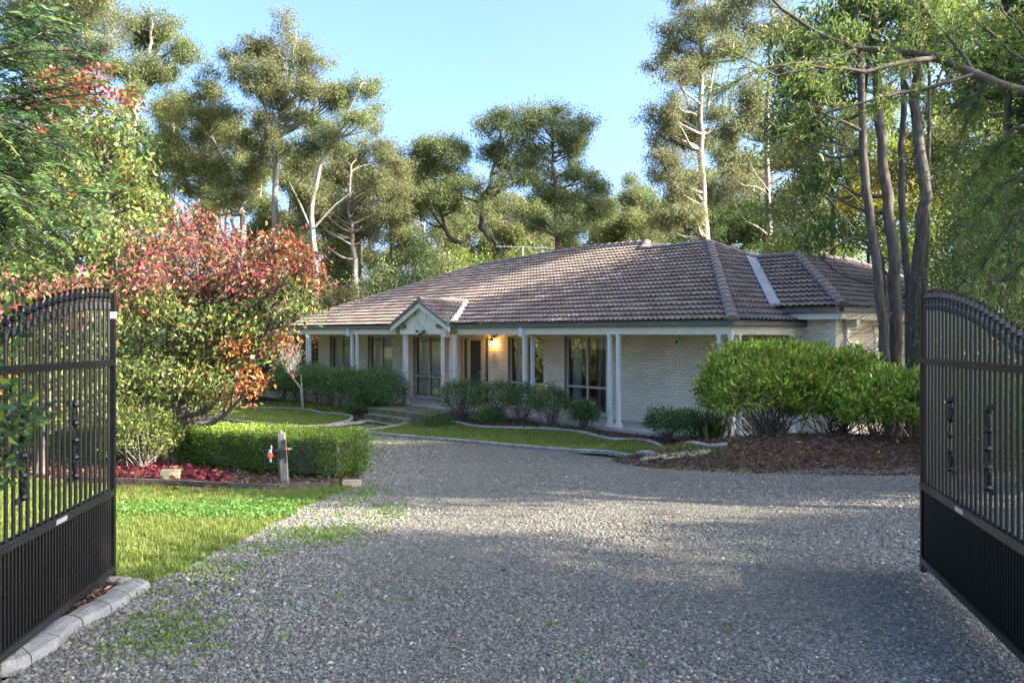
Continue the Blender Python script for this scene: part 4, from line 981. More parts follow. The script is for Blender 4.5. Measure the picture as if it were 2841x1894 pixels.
tree('eucalypt', 'flat-topped green eucalypt over the left end of the roof ridge', 'tree', 47, [(1075, 930), (1118, 605), (1085, 570), (1030, 545), (1000, 450), (1000, 370)], .2,
     [(1005, 325, 60, 22), (960, 350, 45, 24), (1050, 345, 40, 24), (985, 385, 55, 28), (1045, 390, 40, 28), (950, 415, 45, 30), (1010, 440, 50, 30), (960, 480, 50, 30), (1040, 470, 35, 28)], [GUM, GUMY], bark='brownbark', group=gk, **GK,
     extra=[(.2, (1125, 612), (1085, 572), (1020, 548)), (.15, (1040, 552), (1000, 500), (970, 440))])
tree('eucalypt', 'forked eucalypt with two crooked dark limbs above the middle of the roof', 'tree', 46, [(1160, 930), (1150, 580), (1105, 520), (1120, 440), (1140, 360), (1150, 300)], .2,
     [(1128, 265, 35, 18), (1110, 295, 32, 22), (1165, 270, 28, 20), (1150, 325, 40, 22), (1195, 310, 32, 20), (1125, 350, 38, 20), (1190, 350, 40, 20), (1155, 385, 40, 22), (1090, 420, 40, 28), (1110, 470, 38, 24), (1200, 400, 30, 20)], [GUM], bark='brownbark', group=gk, **GK,
     extra=[(.17, (1152, 575), (1130, 545), (1100, 525), (1105, 480)), (.12, (1115, 470), (1060, 450), (1035, 420)), (.11, (1120, 440), (1165, 410), (1210, 395))])
tree('eucalypt', 'big umbrella-crowned eucalypt standing highest above the roof ridge', 'tree', 46, [(1285, 930), (1282, 560), (1278, 440), (1270, 380), (1268, 320)], .21,
     [(1230, 258, 40, 16), (1285, 255, 50, 16), (1330, 275, 40, 20), (1210, 285, 35, 18), (1265, 285, 50, 18), (1345, 300, 24, 18), (1295, 310, 40, 18), (1240, 350, 45, 22), (1310, 345, 45, 24), (1200, 385, 42, 24), (1265, 395, 50, 26), (1335, 395, 45, 28), (1375, 420, 35, 28), (1230, 440, 45, 26), (1300, 450, 50, 28), (1360, 470, 45, 30), (1400, 470, 25, 28), (1320, 510, 50, 26), (1250, 500, 40, 24)], [GUM, GUM, GUMY], bark='brownbark', group=gk, **GK,
     extra=[(.12, (1270, 380), (1225, 330), (1210, 300)), (.12, (1270, 370), (1310, 330), (1340, 300)), (.13, (1284, 545), (1240, 525), (1190, 500)), (.12, (1285, 540), (1325, 500), (1350, 480))])
tree('eucalypt', 'small rounded eucalypt in the low gap of sky left of the right-hand giants', 'tree', 52, [(1470, 930), (1465, 600), (1462, 450)], .15,
     [(1458, 412, 30, 20), (1480, 445, 34, 24), (1440, 455, 28, 26), (1500, 480, 30, 26), (1460, 490, 40, 26), (1430, 520, 30, 26), (1490, 530, 40, 26)], [GUM, GUMY], group=gk, **GK)
tree('eucalypt', 'very tall dark eucalypt with stacked tufts beside the open sky', 'tree', 44, [(1632, 930), (1626, 560), (1612, 400), (1606, 250), (1612, 120), (1620, 0)], .24,
     [(1590, -10, 60, 34), (1640, 20, 45, 34), (1560, 45, 45, 28), (1610, 70, 50, 30), (1545, 95, 40, 26), (1590, 120, 50, 28), (1525, 135, 34, 26), (1650, 110, 40, 40), (1560, 165, 45, 26), (1620, 180, 45, 30), (1535, 250, 40, 24), (1580, 270, 45, 26), (1515, 290, 34, 28), (1555, 320, 45, 28), (1510, 340, 28, 26), (1600, 340, 45, 30), (1545, 375, 42, 26), (1520, 400, 28, 22), (1580, 420, 40, 28), (1650, 260, 40, 40), (1560, 460, 40, 26), (1600, 500, 45, 30), (1540, 510, 35, 25)],
     [GUMB, GUM, GUM], group=gk, **GK, extra=[(.13, (1612, 330), (1570, 210), (1535, 160)), (.12, (1612, 460), (1560, 380), (1525, 330)), (.12, (1618, 520), (1570, 470), (1550, 430)), (.13, (1625, 250), (1640, 150), (1655, 60))])
tree('eucalypt', 'smooth pale-trunked eucalypt rising straight behind the wing roof valley', 'tree', 36, [(1772, 930), (1770, 590), (1766, 440), (1760, 300), (1764, 160), (1770, 20)], .165,
     [(1700, 30, 55, 40), (1765, -10, 55, 40), (1690, 110, 48, 34), (1740, 80, 45, 40), (1700, 190, 45, 34), (1730, 260, 45, 34), (1690, 290, 40, 34), (1800, 60, 45, 40), (1700, 370, 42, 34), (1740, 410, 40, 30), (1680, 440, 36, 30)], [GUMB, GUM], group=gk, **GK, extra=[(.09, (1768, 560), (1800, 530), (1815, 490)), (.07, (1766, 440), (1735, 400), (1710, 350)), (.08, (1762, 330), (1785, 250), (1800, 200))])
tree('eucalypt', 'dark-limbed low tree with one heavy crooked branch between the tall trunks', 'tree', 48, [(1675, 930), (1672, 560), (1680, 520), (1690, 490)], .26,
     [(1640, 430, 45, 30), (1690, 400, 50, 30), (1725, 380, 45, 30), (1660, 480, 50, 34), (1730, 470, 45, 30), (1620, 520, 42, 34), (1700, 530, 50, 30), (1750, 520, 40, 34)], [DARK, GUM], bark='brownbark', group=gk, **GK, extra=[(.26, (1680, 500), (1700, 455), (1760, 430), (1800, 405)), (.16, (1678, 520), (1650, 470), (1630, 430))])

# second rank: a loose wall of further trees
def rank(Y, xs, tops, half, pal_i, rng):
    for x, top in zip(xs, tops):
        cl = []; h = 800-top
        for k in range(14):
            f = (k+.5)/14; wd = half*(.55+.7*math.sin(PI*min(1, f*.9+.1)))
            cl.append((x+R.uniform(-1, 1)*wd*.8, top+18+f*h*.85, half*R.uniform(.45, .7), half*R.uniform(.28, .42), R.integers(0, 3)))
        yield x, top, cl
for x, top, cl in rank(53, [520, 600, 670, 745, 830, 900, 980, 1060, 1150, 1230, 1310, 1390, 1460, 1540, 1640, 1730], [330, 350, 330, 360, 370, 370, 390, 420, 430, 440, 430, 440, 460, 400, 360, 330], 50, 0, R):
    tree('far_eucalypt', 'bushy mid height olive eucalypt in the rank just behind the house', 'tree', 53+R.uniform(-2.5, 3), [(x+R.uniform(-15, 15), 930), (x+R.uniform(-10, 10), 560), (x, top+60)], .14, cl, [GUM, GUMY, GUMY], per_m2=900, per_tip=26, sigma=.20, LW=(.16, .055), hang=.4, sub=2, fan=7, reach=1.2, group='bushy rank of eucalypts', twigs=.12)
lab2 = 'slender distant olive eucalypt in the far rank seen between nearer crowns'
for x, top, cl in rank(62, [20, 170, 300, 400, 500, 590, 680, 770, 850, 930, 1040, 1120, 1190, 1270, 1360, 1430, 1520, 1590, 1680, 1770, 1860, 1950, 2050, 2160, 2280],
                       [170, 150, 180, 210, 230, 270, 310, 320, 340, 350, 400, 420, 420, 420, 430, 440, 440, 360, 280, 230, 190, 180, 170, 180, 200], 52, 0, R):
    tree('far_eucalypt', lab2, 'tree', 60+R.uniform(-4, 6), [(x+R.uniform(-15, 15), 930), (x+R.uniform(-10, 10), 560), (x, top+60)], .16, cl, [GUM, GUMB, GUMY], per_m2=760, per_tip=26, sigma=.24, LW=(.19, .065), hang=.45, sub=2, fan=6, reach=1.2, group='far rank of eucalypts', twigs=.12)

# bushes: stems fan from the base to a leafy shell
def bush(name, label, cat, base, rad, pal, n_tip, per_tip, LW, up=.5, sigma=.06, stems=22, stem_r=.012, m=None, hexa=True, low=.05, group=None, floor=.25, bark='stem', jit=.2, parts=True, shape=None):
    base = np.array(base, float); root = thing(name, label, cat, base, group)
    c = base+np.array([0, 0, rad[2]*1.0])
    v = unit(R.normal(size=(n_tip*3, 3))); v = v[(v[:, 2] > -.55+floor)][:n_tip]
    lump = 1+.12*np.sin(v[:, 0]*5+base[0])+.1*np.sin(v[:, 1]*6+v[:, 2]*5)
    rr = R.uniform(.55, 1.03, len(v))**.5*lump
    tips = c+v*rr[:, None]*np.array(rad)
    if shape: tips = shape(tips)
    mb = MB()
    for i in R.choice(len(tips), min(stems, len(tips)), replace=False):
        b0 = base+np.array([R.normal(0, rad[0]*.16), R.normal(0, rad[1]*.16), -.03]); p = curve(b0, tips[i], .03, 6, .12); mb.tube(p, np.linspace(stem_r, stem_r*.3, 6), 5, False)
        for _ in range(2):
            k = R.integers(2, 5); q_ = tips[R.integers(0, len(tips))]
            if np.linalg.norm(q_-p[k]) < rad[0]*.9: mb.tube(curve(p[k], q_, .02, 4, .1), np.linspace(stem_r*.5, stem_r*.2, 4), 4, False)
    mb.obj('stems', M[bark], root, smooth=True)
    n = len(tips)*per_tip; pos = np.repeat(tips, per_tip, 0)+R.normal(size=(n, 3))*sigma
    out = unit(tips-c); d = R.normal(size=(n, 3))*.6+np.repeat(out, per_tip, 0)*.5+np.array([0, 0, up])
    col = tint(pal, n, jit)*np.repeat(np.exp(R.normal(0, .14, (len(tips), 1))), per_tip, 0)
    leaf_obj('foliage', pos, d, LW[0]*R.uniform(.7, 1.25, n), LW[1]*R.uniform(.75, 1.2, n), col, root, m or M['gloss'], hexa)
    return root
def gz(p): return np.array([p[0], p[1], float(g(p[0], p[1]))])
BR = [(4, (.23, .34, .045)), (3, (.31, .41, .06)), (2.5, (.14, .24, .04)), (1.0, (.45, .42, .08)), (.3, (.4, .3, .08))]
BR0 = [(4, (0.218, 0.336, 0.035)), (3, (0.287, 0.396, 0.05)), (2.5, (0.149, 0.252, 0.03)), (0.6, (0.437, 0.384, 0.05))]
def pf(xd, v):                            # a point on the ground at distance v before the porch posts, seen at picture column xd
    dx = (xd*K-CX)/FPX; o_ = C0+v*EV; u = (dx*o_[1]-o_[0])/(EU[0]-dx*EU[1]); q_ = o_+u*EU; return gz(q_)
# the three bright bushes on the mound
X_ = lambda x, y, Y: gz(at(x, y, Y))
bush('shrub', 'largest bright green rounded shrub covering the porch corner', 'shrub', X_(1765, 1010, 16.2), (1.22, 1.0, .93), BR, 900, 13, (.10, .040), .8, .055, 70, .013, low=0, floor=.10, bark='stem', jit=.32)
bush('shrub', 'middle bright green shrub on bark mulch behind the smallest one', 'shrub', X_(1925, 1000, 16.5), (1.0, .9, .86), BR, 640, 13, (.10, .040), .8, .055, 60, .013, floor=.14, bark='stem', jit=.32)
bush('shrub', 'right-hand low bright green shrub before the gum trunks', 'shrub', X_(2040, 1010, 15.0), (.86, .8, .60), BR, 460, 12, (.10, .042), .8, .055, 40, .010, floor=.06, bark='stem', jit=.32)
bush('shrub', 'dark green shrub in shade behind the bright shrubs beside the gum trunks', 'shrub', X_(2010, 960, 18.6), (.75, .6, .85), DARK, 260, 14, (.08, .03), .5, .06, 26)
# porch plants
PG = [(3, (0.068, 0.138, 0.042)), (2, (0.105, 0.181, 0.048)), (1, (0.165, 0.232, 0.06))]
PD = [(3, (0.056, 0.112, 0.042)), (2, (0.088, 0.16, 0.049)), (1, (0.136, 0.208, 0.063))]
def hedge_run():
    a, b = pf(640, .75), pf(918, .75)
    root = thing('hedge', 'long dark green hedge with bare stems along the porch left of the steps', 'hedge', (a+b)/2)
    n = 1900; t_ = R.random(n); base = a+(b-a)*t_[:, None]; side = np.array([-.65, -.76, 0]); dirn = unit((b-a)[None])[0]
    top = at(800, 842, (a[1]+b[1])/2)[2]
    zt = np.interp(t_, [0, .3, .6, .8, 1], [1.0, 1.0, .97, .97, .95])
    H = top-base[:, 2]; w_ = R.uniform(-.55, .55, n); edge = (1-(np.abs(w_)/.6)**3)
    z = base[:, 2]+H*(.40+(R.random(n)**.55)*.60*edge)*zt*(1+.04*np.sin(t_*23))
    z = np.where(t_ > .75, np.where(R.random(n) < .5, base[:, 2]+H*R.uniform(.1, .9, n), z), z)
    tips = base+np.stack([w_*side[0], w_*side[1], z-base[:, 2]], 1)
    mb = MB()
    for i in range(95):
        k = R.integers(0, n); b0 = base[k]+np.array([R.normal(0, .1), R.normal(0, .1), -.03]); mb.tube(curve(b0, tips[k], .02, 6, .2), np.linspace(.016, .005, 6), 5, False)
        q_ = tips[k]+R.normal(0, .3, 3); mb.tube(curve(b0+(tips[k]-b0)*.35, q_, .02, 4, .15), np.linspace(.009, .004, 4), 4, False)
    mb.obj('stems', M['stem'], root, smooth=True)
    per = 24; N_ = n*per; pos = np.repeat(tips, per, 0)+R.normal(size=(N_, 3))*.085
    leaf_obj('foliage', pos, R.normal(size=(N_, 3))*.7+[0, 0, .4], .065*R.uniform(.7, 1.3, N_), .026, tint(PG, N_, .22)*np.repeat(np.exp(R.normal(0, .2, (n, 1))), per, 0), root, M['gloss'])
hedge_run()
bush('shrub', 'low green shrub spilling beside the steps under the long hedge', 'shrub', pf(838, 1.0), (.7, .5, .33), PG, 150, 22, (.06, .025), .4, .07, 14, floor=.1)
bush('shrub', 'dark big-leaved shrub at the balustrade left of the bare shrub', 'shrub', pf(595, .9), (1.05, .8, .80), [(3, (.03, .06, .035)), (1, (.06, .10, .05))], 260, 16, (.11, .05), .2, .09, 16, floor=.0)
bush('shrub', 'sprawling green shrub below the balustrade with bare lower stems', 'shrub', pf(645, 1.2), (.8, .6, .62), PG, 170, 16, (.07, .03), .3, .08, 18, floor=.45)
bush('shrub', 'small dark shrub at the foot of the right portico post', 'shrub', pf(1005, 1.95), (.42, .36, .19), PD, 110, 18, (.055, .022), .4, .06, 10, floor=.1)
bush('shrub', 'low round green shrub under the thin-stemmed azaleas by the door', 'shrub', pf(1128, 1.0), (.46, .4, .20), PG, 120, 22, (.05, .022), .5, .05, 10, floor=.1)
bush('shrub', 'upright green shrub with long wispy twigs in front of the door', 'shrub', pf(1062, .75), (.66, .5, .62), PG, 260, 12, (.06, .026), .4, .08, 40, .012, floor=.35)
for (x, y, rx, h, lab) in [(1135, 960, .62, .56, 'thin-stemmed azalea beneath the brick pier beside the door'), (1200, 965, .58, .52, 'thin-stemmed azalea around the single post'), (1265, 970, .58, .52, 'thin-stemmed azalea below the tall window'),
                           (1340, 992, .34, .38, 'small sparse azalea left of the paired posts with a leafy foot'), (1530, 1003, .5, .36, 'sparse low azalea in front of the blank brick wall'), (1590, 1006, .48, .36, 'sparse low azalea nearest the strappy plant')]:
    bush('azalea', lab, 'shrub', pf(x, .62), (rx, rx*.7, h), PD if x > 1300 else PG, 210, 13, (.06, .026), .5, .065, 40, .009, floor=.40, group='azaleas along the porch')
# wispy long twigs of the shrub before the door
r_ = pf(1058, .9); mb = MB(); tipz = []
for i in range(26):
    e = r_+np.array([R.uniform(-1.0, .7), R.uniform(-.5, .5), R.uniform(1.1, 1.75)]); p = curve(r_+R.normal(0, .08, 3)*[1, 1, 0], e, .05, 7, .14); mb.tube(p, np.linspace(.009, .003, 7), 4, False); tipz += [p[k] for k in (4, 5, 6)]
t = thing('wispy_shrub', 'tall wispy nearly bare shrub arching across the right portico post', 'shrub', r_); mb.obj('stems', M['stem'], t)
tipz = np.repeat(np.array(tipz), 4, 0)+R.normal(0, .05, (len(tipz)*4, 3)); leaf_obj('foliage', tipz, R.normal(size=tipz.shape), .05, .02, tint(PG, len(tipz)), t, M['gloss'])
# strappy plant at the porch corner
sb = pf(1635, .45); n = 110; t = thing('strappy_plant', 'strappy green iris clump at the porch corner post', 'plant', sb)
d = R.normal(size=(n, 3))*.32+[0, 0, 1]; leaf_obj('foliage', sb+R.normal(0, .13, (n, 3))*[1, 1, 0], d, R.uniform(.45, .95, n), .03, tint([(2, (.09, .14, .04)), (1, (.16, .19, .06))], n), t, M['gloss'], True)
st = MB()
for i in range(9): e = sb+np.array([R.normal(0, .3), R.normal(0, .2), R.uniform(.8, 1.15)]); st.tube(curve(sb, e, 0, 5, .1), [.006]*5, 4, False); st.lathe([(.003, 0), (.014, .02), (.003, .045)], e, 5)
st.obj('flower_stalks', M['stem'], t)
# ground cover at the porch edge
def scrub(name, label, poly, per, h, pal, w=.012, kind='stuff', m=None):
    p = rand_in(poly, per); n = len(p)
    if n == 0: return
    pos = np.column_stack([p, g(p[:, 0], p[:, 1])]); d = R.normal(size=(n, 3))*.5+[0, 0, .8]
    o = leaf_obj(name, pos, d, h*R.uniform(.5, 1.4, n), w, tint(pal, n), None, m or M['leaf']); tag(o, label, None, None, kind); return o
GRP = [(3, (.10, .175, .022)), (3, (.13, .20, .03)), (1.5, (.17, .215, .04)), (1, (.075, .14, .02)), (.4, (.24, .22, .08))]
scrub('weeds', 'pale green weeds along the garden edging', G((560, 934), (690, 925), (830, 945), (800, 955), (700, 941), (620, 937)), 700, .14, LIME, .035)
scrub('weeds', 'straw and green tufts at the porch front', G((1060, 965), (1150, 975), (1330, 985), (1400, 1000), (1330, 990), (1200, 984), (1110, 980)), 260, .12, [(1, (.14, .16, .05)), (1, (.22, .18, .09))], .02)
scrub('weeds', 'weeds along the mound edge', G((1640, 1022), (1720, 1030), (1690, 1048), (1560, 1060)), 300, .10, [(1, (.14, .17, .05)), (1, (.2, .18, .09))], .02)
# bare pale shrub and stake
bb = pf(695, 1.6); t = thing('bare_shrub', 'bare pale-barked shrub with a leaning trunk and fine twig crown', 'shrub', bb)
mb = MB(); Yb = bb[1]; tr = [bb, at(690, 890, Yb), at(672, 868, Yb), at(655, 850, Yb)]; mb.tube(tr, [.045, .04, .034, .028], 8, False); mb.obj('trunk', M['palebark'], t, smooth=True)
mb = MB()
for i in range(70):
    e = at(R.uniform(640, 700), R.uniform(785, 850), Yb+R.uniform(-.5, .5)); p = curve(tr[R.integers(2, 4)], e, .1, 5, .25); mb.tube(p, np.linspace(.012, .003, 5), 4, False)
    for _ in range(2): mb.tube(curve(p[3], p[3]+R.normal(0, .22, 3), 0, 3, .2), [.005, .003, .002], 3, False)
mb.obj('twigs', M['twig'], t)
q0 = pf(697, 1.75); mb = MB(); mb.tube([q0, at(691, 860, q0[1])], .022, 8); tag(mb.obj('stake', M['twig'], None, q0), 'pale vertical stake standing before the dark hedge', 'stake')

# clipped box hedge
def box_hedge(name, label, cpts, width, top_px, nleaf, pal, hh=None, rmin=.0):
    A = np.array([np.append(p[:2], p[2]) for p in cpts]); root = thing(name, label, 'hedge', A.mean(0))
    seg = np.linalg.norm(np.diff(A[:, :2], axis=0), axis=1); S_ = np.concatenate([[0], np.cumsum(seg)]); Lt = S_[-1]
    def frame(s):
        c = np.stack([np.interp(s, S_, A[:, i]) for i in range(3)], 1); e = .05
        c2 = np.stack([np.interp(np.clip(s+e, 0, Lt), S_, A[:, i]) for i in range(3)], 1)-np.stack([np.interp(np.clip(s-e, 0, Lt), S_, A[:, i]) for i in range(3)], 1)
        d_ = unit(c2); return c, d_, np.stack([-d_[:, 1], d_[:, 0], np.zeros(len(d_))], 1)
    def place(n, inner):
        s = R.uniform(0, Lt, n); face = R.random(n); a = R.uniform(-1, 1, n); z = R.uniform(.06, 1, n)
        per = width*1.0+2*hh
        top = face < width/per; side = ~top
        a = np.where(top, a, np.where(R.random(n) < .5, 1, -1.)); z = np.where(top, 1., z)
        end = (R.random(n) < .10); s = np.where(end, np.where(R.random(n) < .5, 0, Lt), s); a = np.where(end, R.uniform(-1, 1, n), a); z = np.where(end, R.uniform(.06, 1, n), z)
        wv = 1+.05*np.sin(s*5.1+z*3)+.05*np.sin(s*11+a*2)-.18*(1-z)**2
        c, d_, nn = frame(s); sh = inner*R.random(n)**1.5
        ends = np.where(s <= 0, -1, np.where(s >= Lt, 1, 0))
        p = c+nn*((a*width/2*wv-np.sign(a)*sh*(1-top))[:, None])+d_*((ends*(.10*np.sin(z*PI)-sh))[:, None]); p[:, 2] += hh*z*(1+.02*np.sin(s*7))-sh*top
        o_ = nn*(a*side)[:, None]+np.array([0, 0, 1.])*(top*1.0)[:, None]+d_*ends[:, None]
        return p, o_
    pos, o_ = place(nleaf, .10); n = len(pos); pos += R.normal(0, .018, pos.shape)
    # top leaves coloured yellow-green to stand for sunlight on the hedge
    top_sunlit = (pos[:, 2] > A[:, 2].mean()+hh*.9)
    col = tint(pal, n, .25); yl = tint([(2, (.24, .31, .045)), (1, (.17, .25, .035))], n, .15); col = np.where((top_sunlit & (R.random(n) < .75))[:, None], yl, col)
    leaf_obj('foliage', pos, R.normal(size=(n, 3))*.6+o_*.5+[0, 0, .35], .032*R.uniform(.7, 1.3, n), .019*R.uniform(.8, 1.2, n), col, root, M['gloss'])
    mb = MB()
    for s in np.linspace(.1, Lt-.1, int(Lt*9)):
        c, d_, nn = frame(np.array([s])); b0 = c[0]+nn[0]*R.uniform(-.3, .3)*width
        for _ in range(3): mb.tube(curve(b0+[0, 0, -.03], b0+np.array([R.normal(0, .15), R.normal(0, .15), hh*R.uniform(.6, .9)]), 0, 5, .2), np.linspace(.011, .004, 5), 4, False)
    mb.obj('stems', M['stem'], root)
    # solid dark box added against see-through, stands in for the shaded inside
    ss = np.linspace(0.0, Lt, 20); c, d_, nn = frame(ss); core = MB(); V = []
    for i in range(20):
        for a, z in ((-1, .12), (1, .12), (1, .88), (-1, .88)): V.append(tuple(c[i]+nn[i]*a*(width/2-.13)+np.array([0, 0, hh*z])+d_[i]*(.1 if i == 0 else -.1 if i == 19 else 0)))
    core.add(V, [(i*4+k, i*4+(k+1) % 4, (i+1)*4+(k+1) % 4, (i+1)*4+k) for i in range(19) for k in range(4)]+[(3, 2, 1, 0), (76, 77, 78, 79)]); core.obj('dark_core', M['sleeper'], root)
HP = [(3, (0.081, 0.163, 0.02)), (3, (0.112, 0.206, 0.026)), (2, (0.15, 0.25, 0.033)), (1, (0.056, 0.119, 0.018))]
hz = gz(pg(640, 1098)); topz = at(640, 1003, hz[1])[2]-hz[2]
hl, hr_ = gz(pg(425, 1075)), gz(pg(815, 1108))
mid = [gz(pg(x, y)) for x, y in ((430, 1068), (530, 1078), (640, 1090), (720, 1098), (790, 1100))]
mid = [m_+np.array([0, .45, 0]) for m_ in mid]; mid = [gz(m_) for m_ in mid]
mid[-1][0] += .05
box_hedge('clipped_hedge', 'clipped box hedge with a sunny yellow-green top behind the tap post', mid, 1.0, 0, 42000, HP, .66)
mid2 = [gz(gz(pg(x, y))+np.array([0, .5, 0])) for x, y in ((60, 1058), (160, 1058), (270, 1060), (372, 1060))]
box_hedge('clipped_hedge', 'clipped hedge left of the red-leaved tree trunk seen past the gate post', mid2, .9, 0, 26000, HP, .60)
# loose sprigs at the hedge end
p = []
for i in range(60):
    b0 = gz(pg(808, 1098))+np.array([0, .25, R.uniform(.05, .62)]); e = b0+np.array([R.uniform(.1, .42), R.normal(0, .2), R.uniform(-.05, .2)])
    p += [b0+(e-b0)*t_ for t_ in np.linspace(.2, 1, 16)]
p = np.array(p)+R.normal(0, .018, (len(p), 3)); o = leaf_obj('hedge_sprigs', p, R.normal(size=p.shape)+[.3, 0, .3], .03, .018, tint(HP+[(2, (.2, .2, .06))], len(p)), None, M['gloss'], loc=gz(pg(808, 1098)))
tag(o, 'loose thin sprigs sticking out of the hedge end over the gravel', 'shrub')

# autumn tree with red top
tb = gz(pg(397, 1068)); YT = tb[1]
def treeB(name, label, Y, base, trunks, clumps, pals, **kw):
    return tree(name, label, 'tree', Y, trunks, kw.pop('r0'), clumps, pals, base=base, **kw)
treeB('autumn_tree', 'spreading autumn tree with red upper leaves and green lower leaves before the hedge', YT, tb, [(397, 1068), (400, 1010), (412, 950), (435, 860), (460, 740), (478, 600), (488, 500)],
  [(330, 640, 50, 45, 0), (400, 580, 50, 45, 0), (400, 510, 38, 28, 0), (470, 520, 45, 32, 0), (540, 560, 45, 35, 0), (470, 590, 55, 45, 0), (340, 580, 40, 40, 0), (560, 620, 50, 40, 0), (420, 660, 60, 45, 0), (500, 670, 55, 45, 0), (590, 660, 50, 40, 0), (300, 700, 45, 40, 0),
   (650, 560, 38, 40, 3), (700, 610, 40, 40, 3), (640, 610, 40, 35, 3), (715, 655, 32, 35, 4), (660, 670, 50, 40, 1),
   (360, 720, 55, 45, 1), (450, 740, 60, 45, 1), (540, 740, 60, 45, 1), (620, 740, 55, 40, 1), (690, 720, 35, 35, 1), (320, 790, 50, 45, 1), (400, 810, 60, 45, 1), (490, 820, 60, 45, 1), (570, 820, 50, 40, 1), (640, 790, 30, 30, 2), (350, 860, 50, 40, 1), (430, 880, 55, 40, 1), (510, 890, 50, 40, 1), (570, 880, 28, 35, 2), (300, 880, 40, 40, 1), (340, 920, 45, 28, 1), (470, 930, 50, 26, 1), (420, 810, 30, 20, 2), (530, 790, 40, 20, 2), (545, 910, 25, 22, 2), (350, 700, 30, 28, 0)],
  [REDS, LEAFG, ORNG, RUST, RUST], r0=.125, per_m2=1150, per_tip=15, sigma=.15, LW=(.086, .042), droop=.5, bark='bark', hexa=True, m=M['gloss'], dz=.9, limb_r=.5, twigs=.5, jit=.25,
  extra=[(.055, (398, 1015), (375, 970), (340, 920), (300, 850)), (.06, (402, 1010), (435, 970), (480, 930), (560, 860)), (.045, (400, 1000), (395, 900), (385, 800), (380, 680), (375, 560)), (.045, (405, 990), (470, 890), (550, 780), (640, 640)), (.03, (460, 740), (450, 620), (440, 490)), (.03, (465, 730), (520, 640), (540, 540))])
treeB('autumn_tree', 'second red-leaved tree showing over the top of the lawn side gate', 13.0, gz(at(90, 1090, 13.0)), [(90, 1090), (95, 950), (100, 800), (110, 690)],
  [(30, 680, 50, 30, 0), (110, 670, 55, 28, 0), (190, 650, 50, 28, 0), (240, 690, 40, 30, 0), (-30, 720, 60, 40, 0), (60, 730, 55, 30, 0), (150, 720, 55, 30, 0), (220, 740, 45, 30, 1), (20, 790, 55, 40, 1), (110, 800, 55, 40, 1), (200, 810, 50, 40, 1), (60, 860, 60, 40, 1), (160, 880, 60, 40, 1), (240, 870, 35, 40, 1), (-20, 870, 50, 40, 2), (100, 940, 60, 30, 1), (200, 945, 50, 30, 1)],
  [REDS, LEAFG, ORNG], r0=.09, per_m2=800, per_tip=14, sigma=.14, LW=(.088, .043), droop=.5, bark='bark', hexa=True, m=M['gloss'], dz=.8, twigs=.5, jit=.25)
# tall leafy tree behind: green with rusty red top
treeB('tallow_tree', 'tall yellow-green tree with a rusty red top behind the autumn tree', 18.5, gz(at(250, 1000, 18.5)), [(250, 1000), (250, 800), (255, 600), (240, 420), (225, 260)],
  [(170, 190, 50, 30, 1), (215, 170, 32, 24, 1), (120, 215, 55, 32, 1), (60, 245, 50, 32, 1), (230, 225, 40, 35, 1), (170, 250, 55, 38, 1), (280, 235, 28, 25, 1), (90, 300, 50, 38, 1), (262, 275, 34, 30, 0), (210, 310, 55, 40, 0), (130, 340, 55, 40, 0), (285, 330, 35, 40, 0), (240, 380, 60, 45, 0), (160, 420, 60, 45, 0), (300, 400, 40, 40, 0), (330, 460, 45, 40, 0), (250, 470, 60, 45, 0), (180, 500, 60, 45, 0), (90, 470, 55, 50, 0), (380, 500, 40, 35, 0), (310, 540, 60, 45, 0), (230, 570, 60, 45, 0), (150, 590, 60, 45, 0), (60, 570, 60, 50, 0), (340, 600, 50, 45, 0), (400, 560, 40, 40, 0), (270, 650, 60, 45, 0), (190, 660, 60, 45, 0), (100, 660, 60, 45, 0), (20, 660, 60, 50, 0), (340, 680, 50, 45, 0), (290, 730, 50, 40, 0), (200, 750, 60, 40, 0), (110, 750, 60, 40, 0), (30, 380, 60, 50, 0), (10, 480, 60, 50, 0)],
  [LEAFG, RUST], r0=.16, per_m2=560, per_tip=16, sigma=.17, LW=(.125, .068), droop=.6, bark='bark', hexa=True, m=M['gloss'], dz=1.2, twigs=.3)
# garden shrubs further left and beyond the hedge
bush('shrub', 'leafy yellow-green shrub beside the trunk of the autumn tree', 'shrub', gz(pg(330, 1075)), (.62, .5, .52), [(3, (.15, .19, .05)), (2, (.11, .15, .035)), (1, (.22, .22, .07))], 240, 12, (.06, .03), .3, .07, 22, floor=.15, bark='twig')
for (x, y, Y, rx, h, pal, lab) in [(40, 1000, 17, 1.0, 1.0, LEAFG, 'green shrub at the far left behind the gate bars'), (150, 990, 18, 1.1, 1.0, LEAFG, 'green shrub behind the scrollwork of the lawn side gate'), (265, 985, 22, 1.2, .9, DARK, 'dark shrub in shade beyond the gate post')]:
    bush('shrub', lab, 'shrub', X_(x, y, Y), (rx, rx*.8, h), pal, 260, 13, (.08, .04), .3, .1, 18, floor=.1)

